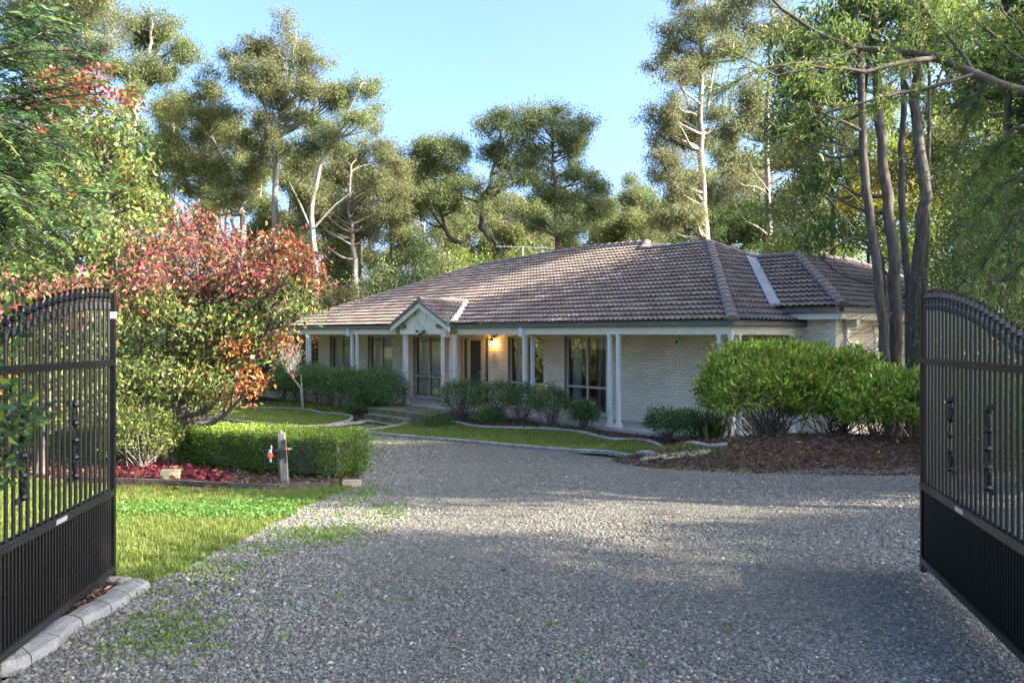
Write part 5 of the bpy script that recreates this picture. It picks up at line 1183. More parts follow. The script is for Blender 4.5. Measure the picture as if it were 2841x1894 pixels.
# mid-storey behind the house and beside it
for (x, Y, rx, top, pal, lab) in [(775, 40, 1.5, 640, [(2, (.14, .12, .06)), (2, (.12, .13, .05)), (1, (.2, .16, .09))], 'dry brownish shrub just left of the roof hip'), (960, 41, 1.25, 545, DARK, 'dark dense conifer-like tree above the left roof hip'),
                          (1090, 44, 1.6, 560, LIME, 'sunlit lime shrub behind the ridge left of the antenna'), (1210, 44, 1.8, 550, LIME, 'sunlit lime shrub behind the antenna'), (1330, 45, 1.7, 545, GUMY, 'yellowish shrub behind the middle of the ridge'), (1430, 46, 1.5, 560, LIME, 'lime shrub behind the ridge bump'),
                          (1560, 44, 1.6, 545, DARK, 'dark shrub behind the right end of the ridge'), (1690, 40, 1.5, 560, DARK, 'dark shrub between the two tall trunks'), (1850, 38, 1.6, 560, LIME, 'lime shrub behind the wing ridge'), (1960, 36, 1.7, 560, LIME, 'bright shrub behind the wing hip'), (870, 43, 1.6, 600, GUM, 'olive shrub above the portico left side'),
                          (640, 40, 1.4, 640, GUM, 'olive shrub beyond the far left porch'), (560, 38, 1.5, 700, DARK, 'dark shrub far behind the autumn tree'), (700, 39, 1.2, 735, REDS, 'small red-leaved shrub beyond the end of the porch'), (480, 42, 1.6, 640, GUM, 'olive shrub far behind the red crown'), (1030, 42, 1.4, 575, GUMY, 'yellowish shrub rising behind the left hip')]:
    b0 = X_(x, 900, Y); h = (at(x, top, Y)[2]-b0[2])/2.0
    bush('shrub', lab, 'shrub', b0, (rx, rx*.8, h), pal, 420, 17, (.15, .055), .1, .2, 12, .03, m=M['leaf'], hexa=False, floor=-.3, group='shrubs behind the house')
tree('autumn_tree', 'golden yellow autumn tree glowing behind the gum trunks', 'tree', 33, [(2000, 900), (2000, 600), (2005, 480)], .12,
     [(1990, 400, 55, 45), (2060, 420, 55, 50), (2020, 340, 55, 40, 1), (1960, 470, 50, 45), (2050, 500, 60, 45, 1), (2120, 470, 45, 50), (2000, 560, 60, 45, 1), (2080, 580, 55, 40, 1), (1950, 380, 40, 40, 1), (2110, 360, 45, 45), (1990, 470, 45, 40)],
     [YEL, LIME], per_m2=560, per_tip=30, sigma=.2, LW=(.14, .085), bark='brownbark')

RB_ = [DARK, LIME, GUMY]
tree('evergreen_tree', 'dense dark evergreen filling the right edge above the gravel side gate', 'tree', 22, [(2330, 940), (2320, 500), (2310, -100)], .2,
     [(R.uniform(2260, 2520), y+R.uniform(-25, 25), R.uniform(55, 80), R.uniform(40, 60), int(R.random() < .3)) for y in range(-200, 860, 42) for _ in range(3)], RB_, per_m2=520, per_tip=30, sigma=.22, LW=(.14, .05), bark='brownbark', twigs=.1, dz=1.5)
tree('evergreen_tree', 'tall mixed green tree behind the thickest gum trunk and the gate arch', 'tree', 29, [(2210, 920), (2205, 600), (2200, 200)], .2,
     [(R.uniform(2080, 2360), y+R.uniform(-25, 25), R.uniform(55, 80), R.uniform(40, 60), int(R.choice(3, p=[.35, .4, .25]))) for y in range(40, 760, 45) for _ in range(3)], RB_, per_m2=420, per_tip=30, sigma=.26, LW=(.17, .06), bark='brownbark', twigs=.1, dz=1.5)
tree('evergreen_tree', 'yellow-green tree filling the space behind the left pair of gum trunks', 'tree', 31, [(1920, 920), (1915, 600), (1910, 250)], .17,
     [(R.uniform(1800, 2030), y+R.uniform(-25, 25), R.uniform(50, 70), R.uniform(36, 55), int(R.choice(3, p=[.3, .35, .35]))) for y in range(60, 620, 45) for _ in range(2)], RB_, per_m2=400, per_tip=30, sigma=.26, LW=(.17, .06), bark='brownbark', twigs=.1, dz=1.5)
tree('evergreen_tree', 'shaded green tree at the left edge below the ferny branch', 'tree', 24, [(60, 960), (60, 700), (70, 400)], .18,
     [(R.uniform(-120, 330), y+R.uniform(-25, 25), R.uniform(60, 85), R.uniform(40, 60), int(R.random() < .6)) for y in range(330, 930, 45) for _ in range(4)], [DARK, LEAFG], per_m2=420, per_tip=26, sigma=.24, LW=(.15, .06), bark='brownbark', twigs=.1, dz=1.5)
# gum clump at the right
YG = 18.2
def trunks(name, label, px, rr, Y, clumps, pal, extra=()):
    b = X_(px[0][0], px[0][1], Y)
    return tree(name, label, 'gum tree', Y, px, rr, clumps, pal, per_m2=900, per_tip=30, sigma=.19, LW=(.18, .042), droop=.9, bark='bark', dz=1.0, twigs=.5, group='gum trunks beside the gravel side gate', rtop=.55, base=b, extra=extra, hexa=True)
DG = [(3, (0.061, 0.115, 0.034)), (2, (0.095, 0.155, 0.04)), (1.5, (0.149, 0.189, 0.052)), (0.5, (0.23, 0.216, 0.057))]
trunks('gum_tree', 'left-hand leaning gum trunk of the clump', [(2050, 1010), (2030, 760), (2010, 600), (1985, 400), (1975, 200), (1965, 0)], .115, 17.6,
       [(1880, 40, 50, 40), (1830, 110, 50, 45), (1900, 150, 45, 40), (1850, 215, 50, 40), (1800, 190, 40, 40), (1930, 90, 45, 40), (1810, 300, 45, 36), (1870, 290, 42, 36)], [DG], [(.05, (2005, 560), (1960, 545), (1900, 575), (1840, 560)), (.035, (1990, 430), (1930, 300), (1870, 230)), (.03, (1998, 350), (1940, 340), (1890, 335))])
trunks('gum_tree', 'straight thick gum trunk second from the left in the clump', [(2062, 1020), (2052, 800), (2042, 600), (2030, 420), (2015, 220), (2005, 0)], .145, 17.9,
       [(1990, -10, 50, 40), (2040, 40, 45, 40), (1960, 30, 45, 36), (1900, 400, 40, 30), (1860, 430, 40, 30)], [DG], [(.04, (2045, 640), (1990, 560), (1940, 500), (1900, 450)), (.03, (2038, 540), (1960, 450), (1900, 410))])
trunks('gum_tree', 'slim gum stem rising behind the two left trunks', [(2040, 1000), (2035, 760), (2018, 600), (1995, 470), (1985, 300), (1990, 100)], .075, 18.6, [(1990, 110, 40, 36), (1950, 200, 40, 36)], [DG])
trunks('gum_tree', 'dark narrow gum trunk between the pairs', [(2088, 1000), (2084, 700), (2080, 450), (2074, 200), (2070, 0)], .095, 19.0, [(2080, 10, 45, 40), (2100, 100, 40, 40), (1900, 520, 40, 26), (1860, 560, 36, 24)], [DG])
trunks('gum_tree', 'thickest gum trunk forking high beside the gate post', [(2120, 1020), (2113, 800), (2112, 600), (2112, 430), (2112, 260), (2105, 0)], .165, 18.0,
       [(2130, 20, 50, 40), (2170, 80, 45, 40), (2060, 130, 40, 40)], [DG], [(.10, (2118, 760), (2128, 560), (2133, 380), (2135, 180), (2120, 60)), (.05, (2125, 260), (2160, 170), (2185, 110), (2205, 30))])
# dead twigs hanging by the wing wall
mb = MB(); q0 = X_(2060, 900, 17.9)
for i in range(34):
    a = at(R.uniform(2000, 2060), R.uniform(640, 860), 18+R.uniform(-.4, .4)); e = a+np.array([R.uniform(-1.5, -.2), R.uniform(-.5, .3), R.uniform(-.9, .25)]); p = curve(a, e, -.12, 7, .2); mb.tube(p, np.linspace(.010, .003, 7), 4, False)
p = [at(2085, 1000, 17.6), at(2040, 940, 17.6), at(1985, 850, 17.5), at(1935, 760, 17.4), at(1920, 700, 17.4)]; mb.tube(p, [.022, .02, .016, .01, .006], 6, False)
tag(mb.obj('dead_branches', M['twig'], None, q0), 'tangle of fine dead branches hanging before the wing wall', 'branches')

# overhanging wattle branch, near right
NEED = [(3, (0.083, 0.158, 0.036)), (2, (0.128, 0.21, 0.042)), (1, (0.225, 0.255, 0.048)), (0.4, (0.45, 0.36, 0.06))]
def frond_twigs(root, lines, per, needle, pal, m=None, seg=.34, spread=.38, droop=.35, dens=26):
    mb = MB(); NP, ND = [], []
    for (r0, pts) in lines:
        p = np.array(pts); tt = np.linspace(0, 1, 26); p = np.stack([np.interp(tt, np.linspace(0, 1, len(p)), p[:, i]) for i in range(3)], 1)
        p += np.cumsum(R.normal(0, .006, p.shape), 0); mb.tube(p, np.linspace(r0, r0*.22, 26), 7, False)
        for _ in range(per):
            k = R.integers(3, 26); t_ = unit((p[k]-p[k-1])[None])[0]; dr = t_*R.uniform(.3, 1)+R.normal(0, spread, 3)+np.array([0, 0, -.12]); L = seg*R.uniform(.5, 1.8)
            q_ = curve(p[k], p[k]+dr*L, -droop*.4, 6, .12); mb.tube(q_, np.linspace(.005, .0015, 6), 3, False)
            s_ = R.uniform(.1, 1, dens); pp = np.stack([np.interp(s_, np.linspace(0, 1, 6), q_[:, i]) for i in range(3)], 1)
            NP.append(pp); ND.append(R.normal(size=(dens, 3))*.6+unit((q_[-1]-q_[0])[None])*.9+[0, 0, -.3])
    mb.obj('branches', M['brownbark'], root, smooth=True)
    pos, d_ = np.concatenate(NP), np.concatenate(ND); n = len(pos)
    leaf_obj('foliage', pos, d_, needle[0]*R.uniform(.6, 1.3, n), needle[1], tint(pal, n, .25), root, m or M['leaf'])
Y0 = 9.0
wt = thing('wattle_tree', 'fine-leaved dark branches hanging from a tree out of frame at upper right', 'tree', (6.4, 8.6, float(g(6.4, 8.6))))
w3 = lambda *l: [at(x, y, Y0+dy) for x, y, dy in l]
tr = MB(); tr.tube([np.array([6.4, 8.6, float(g(6.4, 8.6))-.05]), np.array([6.3, 8.6, 1.5]), at(2560, 320, 8.7), at(2420, 232, 8.9)], [.15, .13, .09, .07], 9); tr.obj('trunk', M['brownbark'], wt, smooth=True)
lines = [(.06, w3((2420, 232, 0), (2330, 205, 0), (2240, 170, .1), (2150, 135, .2), (2060, 118, .3), (1975, 112, .4), (1900, 85, .5), (1800, 20, .7), (1750, -30, .8))),
         (.03, w3((2150, 135, .2), (2060, 150, 0), (1985, 165, -.2), (1880, 150, -.3), (1790, 170, -.3), (1690, 120, -.4))), (.026, w3((2240, 170, .1), (2140, 200, 0), (2030, 225, -.1), (1930, 255, -.1), (1790, 300, 0))),
         (.026, w3((2260, 180, .1), (2230, 240, .2), (2200, 300, .3), (2180, 360, .4))), (.024, w3((1975, 112, .4), (1900, 145, .3), (1820, 150, .2), (1740, 160, 0), (1660, 210, 0))),
         (.035, w3((2460, 300, .4), (2330, 300, .5), (2285, 350, .6), (2225, 440, .6))), (.03, w3((2460, 330, .3), (2340, 400, .4), (2280, 430, .4), (2235, 520, .5))), (.03, w3((2460, 420, .5), (2330, 490, .5), (2285, 560, .6), (2240, 610, .7))),
         (.03, w3((2450, 200, .5), (2340, 130, .6), (2250, 60, .7), (2200, -20, .8))), (.028, w3((2460, 180, .3), (2350, 80, .2), (2290, 0, .2))), (.03, w3((2470, 520, .6), (2350, 600, .6), (2290, 650, .7), (2250, 690, .8))), (.025, w3((2240, 170, .1), (2160, 60, .2), (2100, -20, .3)))]
frond_twigs(wt, lines, 42, (.085, .008), NEED, dens=34)
# dense dark shrubs behind the right gate
for (x, Y, rx, top, pal, lab, n_) in [(2290, 17.5, 1.4, 420, DARK, 'dark shrub rising right of the thickest gum trunk', 700), (2330, 15, 1.6, 520, DARK, 'darkest leafy shrub above the arch of the gravel side gate', 900), (2420, 19, 2.0, 300, NEED, 'tall fine-leaved shrub at the right edge under the overhanging branch', 900), (2215, 28, 2.2, 420, LIME, 'sunlit yellow-green shrub glimpsed between the gum trunk and the dark shrubs', 700)]:
    b0 = X_(x, 950, Y); h = (at(x, top, Y)[2]-b0[2])/2
    bush('shrub', lab, 'shrub', b0, (rx, rx*.8, h), pal, n_, 16, (.10, .032), .2, .16, 20, .03, m=M['leaf'], hexa=False, floor=-.3, bark='brownbark')
for (x, y, Y, rx, h, lab) in [(2200, 1000, 15.5, .9, .6, 'green shrub behind the bars nearest the right gate post'), (2290, 1010, 13.5, .9, .7, 'green shrub behind the middle bars of the right gate'), (2380, 1040, 11, .7, .7, 'green shrub at the right edge behind the gate bars')]:
    bush('shrub', lab, 'shrub', X_(x, y, Y), (rx, rx*.8, h), [(2, (.07, .12, .03)), (2, (.12, .18, .04))], 260, 13, (.08, .032), .4, .08, 24, floor=.15)

# ferny branch, near left: rachis with paired leaflets
def ferny():
    root = thing('jacaranda_tree', 'ferny feather-leaved branches of a tree leaning in from the left edge', 'tree', (-5.6, 7.2, float(g(-5.6, 7.2))))
    mb = MB(); Yj = 7.4; hub = at(-160, 330, Yj)
    mb.tube([np.array([-5.6, 7.2, -.1]), np.array([-5.5, 7.3, 1.6]), hub, at(-120, 60, Yj)], [.13, .11, .07, .04], 9); mb.obj('trunk', M['brownbark'], root, smooth=True)
    mb = MB(); NP, ND, NL, NC = [], [], [], []
    ends = [(150, 60, .0), (200, 130, .3), (90, 20, -.3), (60, 110, .2), (230, 185, .2), (150, 330, .1), (200, 420, .3), (225, 470, -.2), (90, 380, .2), (110, 480, 0), (60, 300, -.3), (180, 390, .5), (40, 540, .2), (120, 560, -.3), (30, 420, -.5), (200, 250, .3), (100, 210, .3), (20, 40, .3), (60, 610, .3), (10, 220, .4)]
    pal = [(3, (.045, .095, .03)), (2, (.075, .13, .033)), (1.0, (.13, .175, .04)), (3, (.028, .065, .027))]
    for (x, y, dy) in ends:
        for _ in range(2):
            e = at(x+R.normal(0, 14), y+R.normal(0, 14), Yj+dy+R.normal(0, .25)); s0 = hub+R.normal(0, .15, 3)+np.array([0, 0, (e[2]-hub[2])*.45]); b_ = curve(s0, e, .08, 8, .08); mb.tube(b_, np.linspace(.016, .004, 8), 5, False)
            for k in range(11):
                f = R.uniform(.35, 1); o_ = np.array([np.interp(f, np.linspace(0, 1, 8), b_[:, i]) for i in range(3)]); ax = unit(((e-s0)*np.array([1, 1, .4])+R.normal(0, .5, 3)*np.linalg.norm(e-s0))[None])[0]
                L = R.uniform(.28, .5); t_ = np.linspace(0, 1, 17)[1:]; r_ = o_+ax*L*t_[:, None]+np.array([0, 0, -.14])*(t_**2)[:, None]; sd = unit(np.cross(ax, [0, 0, 1.])[None])[0]
                cc_ = tint(pal, 1, .2)[0]
                for sg in (1, -1):
                    wd = .085*np.sin(np.clip(t_*.9+.12, 0, 1)*PI)**.6
                    NP.append(r_); ND.append(sd*sg+ax*.45+np.array([0, 0, -.25])+R.normal(0, .07, r_.shape)); NL.append(wd); NC.append(np.repeat(cc_[None], 16, 0)*np.exp(R.normal(0, .1, (16, 1))))
    mb.obj('branches', M['brownbark'], root, smooth=True)
    pos, d_, Ls, cs = np.concatenate(NP), np.concatenate(ND), np.concatenate(NL), np.concatenate(NC)
    leaf_obj('foliage', pos, d_, Ls, .014, cs, root, M['leaf'])
ferny()
# glossy shrub branch at the left gate
gb_ = at(-30, 1010, 4.3); root = thing('glossy_shrub', 'glossy-leaved shrub reaching in at the left edge before the gate', 'shrub', (gb_[0]-.5, 4.2, 0.0))
mb = MB(); tips = []
for (x, y) in [(60, 925), (30, 900), (95, 945), (110, 960), (20, 950), (45, 985), (10, 1000), (70, 990), (15, 1060), (40, 1085), (10, 1100), (5, 880), (40, 940), (20, 790), (25, 1030), (15, 705), (10, 660), (30, 690)]:
    e = at(x, y, 4.15+R.normal(0, .12)); s0 = np.array([gb_[0]-.35, 4.2, e[2]-.35]); p = curve(s0, e, .05, 7, .12); mb.tube(p, np.linspace(.006, .0025, 7), 4, False); tips += [p[k] for k in (4, 5, 6, 6)]
mb.tube([np.array([gb_[0]-.5, 4.2, 0]), np.array([gb_[0]-.38, 4.2, .9]), np.array([gb_[0]-.35, 4.2, 2.0])], [.02, .016, .01], 6); mb.obj('stems', M['stem'], root)
tips = np.repeat(np.array(tips), 5, 0)+R.normal(0, .022, (len(tips)*5, 3)); n = len(tips)
leaf_obj('foliage', tips, R.normal(size=(n, 3))+[.4, -.2, .1], .062*R.uniform(.6, 1.2, n), .028, tint([(3, (.04, .085, .04)), (2, (.06, .12, .03)), (1.5, (.16, .25, .03))], n, .25), root, M['gloss'], True)

# out-of-frame woods to the right and behind the camera (they shade the drive and fill the windows' reflections)
def woods(spec):
    cl, TV = [], MB()
    for (x, y, h, r) in spec:
        z = float(g(x, y)); TV.tube([(x, y, z-.1), (x+R.normal(0, .3), y+R.normal(0, .3), z+h*.8)], [.2, .08], 7)
        for k in range(13):
            f = R.uniform(.42, 1) if k < 9 or x > 0 else R.uniform(.05, .4); a = R.uniform(0, 2*PI); q_ = r*R.uniform(.2, .75); cl.append((np.array([x+q_*math.cos(a), y+q_*math.sin(a), z+h*f]), (r*.42, r*.42, r*.3)))
    tips, ids = puffs(cl, 330, 26, .3); n = len(tips)*26
    pos = np.repeat(tips, 26, 0)+R.normal(size=(n, 3))*.28
    V, F, k = leaf_mesh(pos, R.normal(size=(n, 3))*.7+[0, 0, -.5], .28*R.uniform(.7, 1.2, n), .12)
    col = np.repeat(tint(GUM, n), k, 0); tv = np.array(TV.V); nb = len(tv)
    o = mk('woods', V, F, M['gumleaf'], None, (spec[0][0], spec[0][1], 0), col=col); tag(o, 'woods of tall gums around the driveway', None, None, 'stuff')
    o2 = TV.obj('trunks', M['palebark'], o)
woods(WOODS)

# ------------------------------------------------------------------ scattered ground detail
def proto(name, V, F, m):
    me = bpy.data.meshes.new(name); me.from_pydata([tuple(map(float, v)) for v in V], [], [tuple(map(int, f)) for f in F]); me.materials.append(m); me.update()
    return bpy.data.objects.new(name, me)
def scatter(name, protos, pos, rot, scl, label):
    n = len(pos); me = bpy.data.meshes.new(name); me.vertices.add(n); me.vertices.foreach_set('co', np.asarray(pos, np.float32).ravel())
    for nm, arr in (('rot', rot), ('scl', scl)):
        a = me.attributes.new(nm, 'FLOAT_VECTOR', 'POINT'); a.data.foreach_set('vector', np.asarray(arr, np.float32).ravel())
    me.update(); o = bpy.data.objects.new(name, me); link(o); tag(o, label, None, None, 'stuff')
    c = bpy.data.collections.new(name+'_kinds')
    for p in protos: c.objects.link(p)
    ng = bpy.data.node_groups.new(name, 'GeometryNodeTree'); ng.interface.new_socket('Geometry', in_out='INPUT', socket_type='NodeSocketGeometry'); ng.interface.new_socket('Geometry', in_out='OUTPUT', socket_type='NodeSocketGeometry')
    gi, go = ng.nodes.new('NodeGroupInput'), ng.nodes.new('NodeGroupOutput'); ip = ng.nodes.new('GeometryNodeInstanceOnPoints'); ci = ng.nodes.new('GeometryNodeCollectionInfo')
    ci.inputs['Collection'].default_value = c; ci.inputs['Separate Children'].default_value = True; ci.inputs['Reset Children'].default_value = True
    ip.inputs['Pick Instance'].default_value = True
    ar, as_ = ng.nodes.new('GeometryNodeInputNamedAttribute'), ng.nodes.new('GeometryNodeInputNamedAttribute')
    for a, nm in ((ar, 'rot'), (as_, 'scl')): a.data_type = 'FLOAT_VECTOR'; a.inputs['Name'].default_value = nm
    l = ng.links.new; l(gi.outputs[0], ip.inputs['Points']); l(ci.outputs[0], ip.inputs['Instance']); l(ar.outputs[0], ip.inputs['Rotation']); l(as_.outputs[0], ip.inputs['Scale']); l(ip.outputs[0], go.inputs[0])
    md = o.modifiers.new('scatter', 'NODES'); md.node_group = ng; return o
def rock(m, seed):
    bm = bmesh.new(); bmesh.ops.create_icosphere(bm, subdivisions=1, radius=.5)
    rr = np.random.default_rng(seed); pl_ = unit(rr.normal(size=(7, 3)))
    for v in bm.verts:
        p = np.array(v.co)
        for q_ in pl_:
            d_ = p@q_
            if d_ > .33: p = p-q_*(d_-.33)*.95
        v.co = p*np.array([1.15, .85, .62])
    V = [tuple(v.co) for v in bm.verts]; bm.verts.index_update(); F = [[v.index for v in f.verts] for f in bm.faces]; bm.free(); return proto('stone', V, F, m)
GM = randmat('gravel_stone', [(0, (.10, .095, .08)), (.35, (.15, .142, .12)), (.7, (.20, .19, .163)), (.94, (.26, .245, .21)), (.98, (.34, .24, .16)), (1, (.52, .50, .44))], .85, .25)
def gravel():
    A = np.array([[p[0], p[1]] for p in drive]); out = []
    for y0, y1, dens, sz in ((2.6, 5.2, 4600, .018), (5.2, 7.5, 3600, .0185), (7.5, 10.5, 2600, .0185), (10.5, 15, 1300, .02), (15, 24, 260, .026)):
        xs = max(3.2, .72*y1); k = int(dens*2*xs*(y1-y0)); p = R.uniform((-xs, y0), (xs, y1), (k, 2)); p = p[inside(p, A)]
        d_ = ((p[:, 0]-MOUND[0])/(MOUND[2]*.97))**2+((p[:, 1]-MOUND[1])/(MOUND[3]*.97))**2; p = p[d_ > 1]
        xc = .35+.012*(p[:, 1]-4)**2*np.sign(1); tr_ = sum(np.exp(-((p[:, 0]-xc-o_)/.38)**2) for o_ in (-.85, .85)); p = p[R.random(len(p)) > .5*tr_]
        lump = np.sin(p[:, 0]*2.1+.6*np.sin(p[:, 1]*1.3))*.5+np.sin(p[:, 1]*1.7+p[:, 0]*.8)*.5
        s = sz*np.exp(R.normal(0, .30, len(p)))*(1+.22*lump); out.append((p, s))
    p = np.concatenate([o[0] for o in out]); s = np.concatenate([o[1] for o in out]); n = len(p)
    side = np.abs(p[:, 0]+1.0); s *= np.interp(p[:, 0], [-2.6, -1.4, -.6, 1.2, 2.2, 3.2], [1.25, 1.15, .95, .9, 1.0, 1.15])
    z = g(p[:, 0], p[:, 1])+s*.10+R.random(n)*.004
    scatter('gravel', [rock(GM, i) for i in range(6)], np.column_stack([p, z]), np.column_stack([R.normal(0, .35, n), R.normal(0, .35, n), R.uniform(0, 6.28, n)]), np.repeat(s[:, None], 3, 1)*np.exp(R.normal(0, .15, (n, 3))), 'crushed blue grey gravel')
gravel()
def tuft(m, seed, nb=9, h=1., w=.10, lean=.5):
    rr = np.random.default_rng(seed); V, F = [], []
    for i in range(nb):
        a = rr.uniform(0, 6.28); b = rr.uniform(0, .5)*lean; o_ = rr.normal(0, .35, 2); hh = h*rr.uniform(.55, 1.1); s_ = np.array([-math.sin(a), math.cos(a), 0])*w*.5; k = len(V)
        c0 = np.array([o_[0], o_[1], -.05]); c1 = c0+np.array([math.cos(a)*b*.4, math.sin(a)*b*.4, hh*.6]); c2 = c0+np.array([math.cos(a)*b*1.3, math.sin(a)*b*1.3, hh])
        V += [c0-s_, c0+s_, c1+s_*.8, c1-s_*.8, c2]; F += [(k, k+1, k+2, k+3), (k+3, k+2, k+4)]
    return proto('tuft', V, F, m)
GR_ = randmat('grass_blade', [(0, (.10, .155, .026)), (.35, (.145, .205, .036)), (.7, (.19, .24, .05)), (.93, (.25, .27, .075)), (1, (.33, .29, .13))], .55, .15, .3, trans=.3)
lawnA = G((-80, 1092), (265, 1118), (420, 1121), (520, 1126), (640, 1129), (800, 1116)) + G(*lawn_edge)+G((285, 1338), (180, 1335), (-60, 1345))
def lawn(name, poly, dens, h, label):
    p = rand_in(poly, dens); n = len(p); z = g(p[:, 0], p[:, 1])+.0
    s = h*np.exp(R.normal(0, .25, n))
    return scatter(name, [tuft(GR_, i+seedk) for i in range(5)], np.column_stack([p, z]), np.column_stack([R.normal(0, .12, n), R.normal(0, .12, n), R.uniform(0, 6.28, n)]), np.column_stack([s*1.0, s*1.0, s]), label)
seedk = 0
Lp = np.array(lawnA); near = [q_ for q_ in lawnA]
lawn('grass', lawnA, 900, .045, 'mown green lawn left of the driveway')
farL = [q_[:2] for q_ in e1] + [q_[:2] for q_ in e2]
lawn('grass', farL, 420, .06, 'mown lawn island left of the steps')
farR = [q_[:2] for q_ in e3] + [q_[:2] for q_ in G((1600, 1046), (1680, 1036), (1660, 1030))] + [q_[:2] for q_ in e4[::-1]]
lawn('grass', farR, 480, .06, 'mown lawn strip before the porch')
sheet('lawn_base', farR, .4, .008, M['soil']); sheet('lawn_base', farL, .4, .008, M['soil']); sheet('lawn_base', lawnA, .4, .005, M['soil'])
lawn('grass', G((100, 955), (265, 950), (420, 945), (520, 925), (560, 900), (300, 905), (50, 920)), 120, .08, 'sunlit lawn beyond the hedge at left')
# clover and weeds on the gravel edge
wp = []
for (x, y, sx, sy, k) in [(740, 1232, 60, 10, 150), (860, 1165, 50, 14, 60), (600, 1255, 60, 14, 60), (420, 1430, 60, 35, 75), (330, 1480, 80, 30, 45), (900, 1185, 30, 12, 30), (830, 1130, 45, 14, 120), (470, 1310, 60, 20, 90), (760, 1200, 80, 20, 50), (700, 985, 90, 5, 160), (880, 1012, 100, 5, 120), (950, 1022, 60, 5, 80), (1700, 1060, 30, 5, 20), (280, 1420, 60, 30, 15), (1130, 1420, 500, 90, 24)]:
    for _ in range(k): wp.append(pg(x+R.normal(0, sx), y+R.normal(0, sy)))
wp = np.array(wp); wp = np.repeat(wp, 7, 0); n = len(wp); wp[:, :2] += R.normal(0, .03, (n, 2)); wp[:, 2] = g(wp[:, 0], wp[:, 1])+.012
tag(leaf_obj('weeds', wp, R.normal(size=(n, 3))*.8+[0, 0, .7], .032*R.uniform(.5, 1.4, n), .013, tint([(2, (.12, .22, .03)), (1, (.17, .25, .04))], n), None, M['leaf']), 'small green weeds growing through the gravel edge', None, None, 'stuff')
# clover patches in the lawn
cp_ = []
for (x, y, sx, sy, k) in [(560, 1180, 120, 7, 500), (450, 1175, 60, 6, 250), (330, 1170, 50, 8, 200), (620, 1160, 80, 5, 250)]:
    for _ in range(k): cp_.append(pg(x+R.normal(0, sx), y+R.normal(0, sy)))
cp_ = np.array(cp_); cp_ = cp_[inside(cp_[:, :2], Lp)]; cp_ = np.repeat(cp_, 4, 0); n = len(cp_); cp_[:, :2] += R.normal(0, .03, (n, 2)); cp_[:, 2] = g(cp_[:, 0], cp_[:, 1])+.04
tag(leaf_obj('clover', cp_, R.normal(size=(n, 3))*[1, 1, .3], .035, .028, tint([(2, (.09, .20, .035)), (1, (.12, .23, .05))], n), None, M['leaf']), 'clover patches in the lawn', None, None, 'stuff')
# fallen red leaves
def litter(name, poly, dens, pal, L_, label, lift=.02):
    p = rand_in(poly, dens); n = len(p); pos = np.column_stack([p, g(p[:, 0], p[:, 1])+lift*R.random(n)+.012]); d_ = R.normal(size=(n, 3))*[1, 1, .28]
    tag(leaf_obj(name, pos, d_, L_*R.uniform(.6, 1.3, n), L_*.5, tint(pal, n, .3), None, M['deadleaf'], True), label, None, None, 'stuff')
FALL = [(3, (.13, .018, .03)), (3, (.085, .013, .022)), (1.5, (.20, .03, .045)), (1, (.18, .07, .05)), (.6, (.10, .04, .03))]
litter('fallen_leaves', G((265, 1080), (400, 1070), (500, 1085), (530, 1108), (500, 1118), (420, 1112), (265, 1107)), 260, FALL, .10, 'heap of fallen crimson leaves under the autumn tree', .06)
litter('fallen_leaves', G((60, 1060), (265, 1070), (500, 1085), (620, 1112), (430, 1130), (265, 1120), (60, 1100)), 60, FALL, .09, 'scattered crimson leaves on mulch')
litter('fallen_leaves', G((265, 1115), (420, 1118), (560, 1128), (420, 1150), (265, 1148)), 7, FALL, .09, 'few crimson leaves on the lawn edge', .05)
litter('fallen_leaves', G((820, 1040), (900, 1050), (900, 1090), (830, 1085)), 1.5, FALL, .1, 'few red leaves on the gravel by the hedge')
litter('fallen_leaves', G((345, 1345), (900, 1150), (2100, 1100), (2100, 1500), (1400, 1560), (100, 1560)), .55, [(2, (.22, .11, .05)), (1, (.3, .09, .04)), (1, (.12, .08, .05))], .045, 'odd brown leaves on the gravel', .03)
CH = [(3, (.085, .048, .03)), (2, (.13, .08, .052)), (2, (.05, .03, .02)), (1, (.22, .15, .10))]
def chips(poly, dens, label, L_=.07, pal=CH):
    p = rand_in(poly, dens); n = len(p); pos = np.column_stack([p, g(p[:, 0], p[:, 1])+.014+.03*R.random(n)]); d_ = R.normal(size=(n, 3))*[1, 1, .3]
    tag(leaf_obj('bark_chips', pos, d_, L_*R.uniform(.5, 1.6, n), L_*.28, tint(pal, n, .35), None, M['deadleaf']), label, None, None, 'stuff')
a_ = np.linspace(0, 2*PI, 24, endpoint=False); chips([(MOUND[0]+MOUND[2]*1.05*math.cos(t_), MOUND[1]+MOUND[3]*1.08*math.sin(t_)) for t_ in a_], 750, 'brown bark chips on the mound')
chips([k[:2] for k in ki]+[(-3.6, 5.4), (-3.6, 3.4), (-2.7, 3.2)], 2200, 'wood chips under the lawn side gate', .05, CH+[(3, (.30, .21, .13))])
chips(bedA, 220, 'dry mulch around the hedge', .06, CH+[(2, (.25, .20, .13))])
chips(bedR, 260, 'bark mulch along the porch'); chips(bedL, 200, 'bark mulch along the left porch')
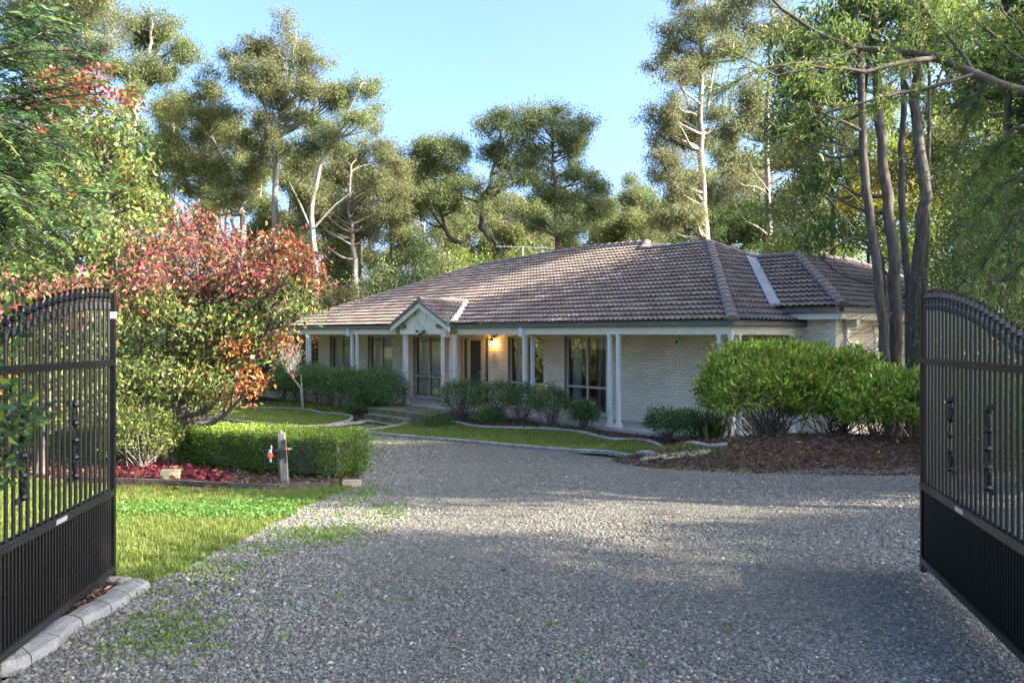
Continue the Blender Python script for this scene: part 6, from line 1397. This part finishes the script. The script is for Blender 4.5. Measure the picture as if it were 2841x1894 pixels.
litter('fallen_leaves', [(MOUND[0]+MOUND[2]*.9*math.cos(t_), MOUND[1]+MOUND[3]*.9*math.sin(t_)) for t_ in a_], 1.6, [(1, (.50, .34, .04))], .1, 'few yellow leaves on the mulch mound', .06)
# ------------------------------------------------------------------ light and camera
w = bpy.data.worlds.new('World'); SC.world = w; w.use_nodes = True
n = w.node_tree; n.nodes.clear()
sky = n.nodes.new('ShaderNodeTexSky'); sky.sky_type = 'NISHITA'; sky.sun_disc = False
AZ, ELV = math.radians(106), math.radians(28)          # from +Y towards +X
sky.sun_elevation = ELV; sky.sun_rotation = AZ; sky.air_density = .65; sky.dust_density = 5; sky.ozone_density = 6; sky.altitude = 50
bgn = n.nodes.new('ShaderNodeBackground'); bgn.inputs[1].default_value = .15
ow = n.nodes.new('ShaderNodeOutputWorld'); tn = n.nodes.new('ShaderNodeVectorMath'); tn.operation = 'MULTIPLY'; tn.inputs[1].default_value = (1.0, .96, .86)
n.links.new(sky.outputs[0], tn.inputs[0]); n.links.new(tn.outputs[0], bgn.inputs[0]); n.links.new(bgn.outputs[0], ow.inputs[0])
L = bpy.data.lights.new('sun', 'SUN'); L.energy = 3.6; L.angle = math.radians(.6); L.color = (1, .90, .74)
so = bpy.data.objects.new('sun', L); link(so)
sd = Vector((math.sin(AZ)*math.cos(ELV), math.cos(AZ)*math.cos(ELV), math.sin(ELV)))
so.rotation_euler = sd.to_track_quat('Z', 'Y').to_euler(); so.location = (30, 10, 30)
cam = bpy.data.cameras.new('camera'); cam.sensor_width = 36; cam.lens = 36*FPX/2841; cam.clip_end = 2000; cam.clip_start = .05
cam.shift_y = (CY-947)/2841
co = bpy.data.objects.new('camera', cam); link(co); co.location = (0, 0, EYE); co.rotation_euler = (PI/2, 0, 0)
SC.camera = co
SC.view_settings.view_transform = 'Standard'; SC.view_settings.look = 'None'; SC.view_settings.exposure = EXPO; SC.view_settings.gamma = 1
SC.cycles.use_denoising = True
SC.cycles.max_bounces = 10; SC.cycles.transparent_max_bounces = 16; SC.cycles.diffuse_bounces = 5; SC.cycles.glossy_bounces = 3; SC.cycles.transmission_bounces = 4
SC.cycles.sample_clamp_indirect = 6
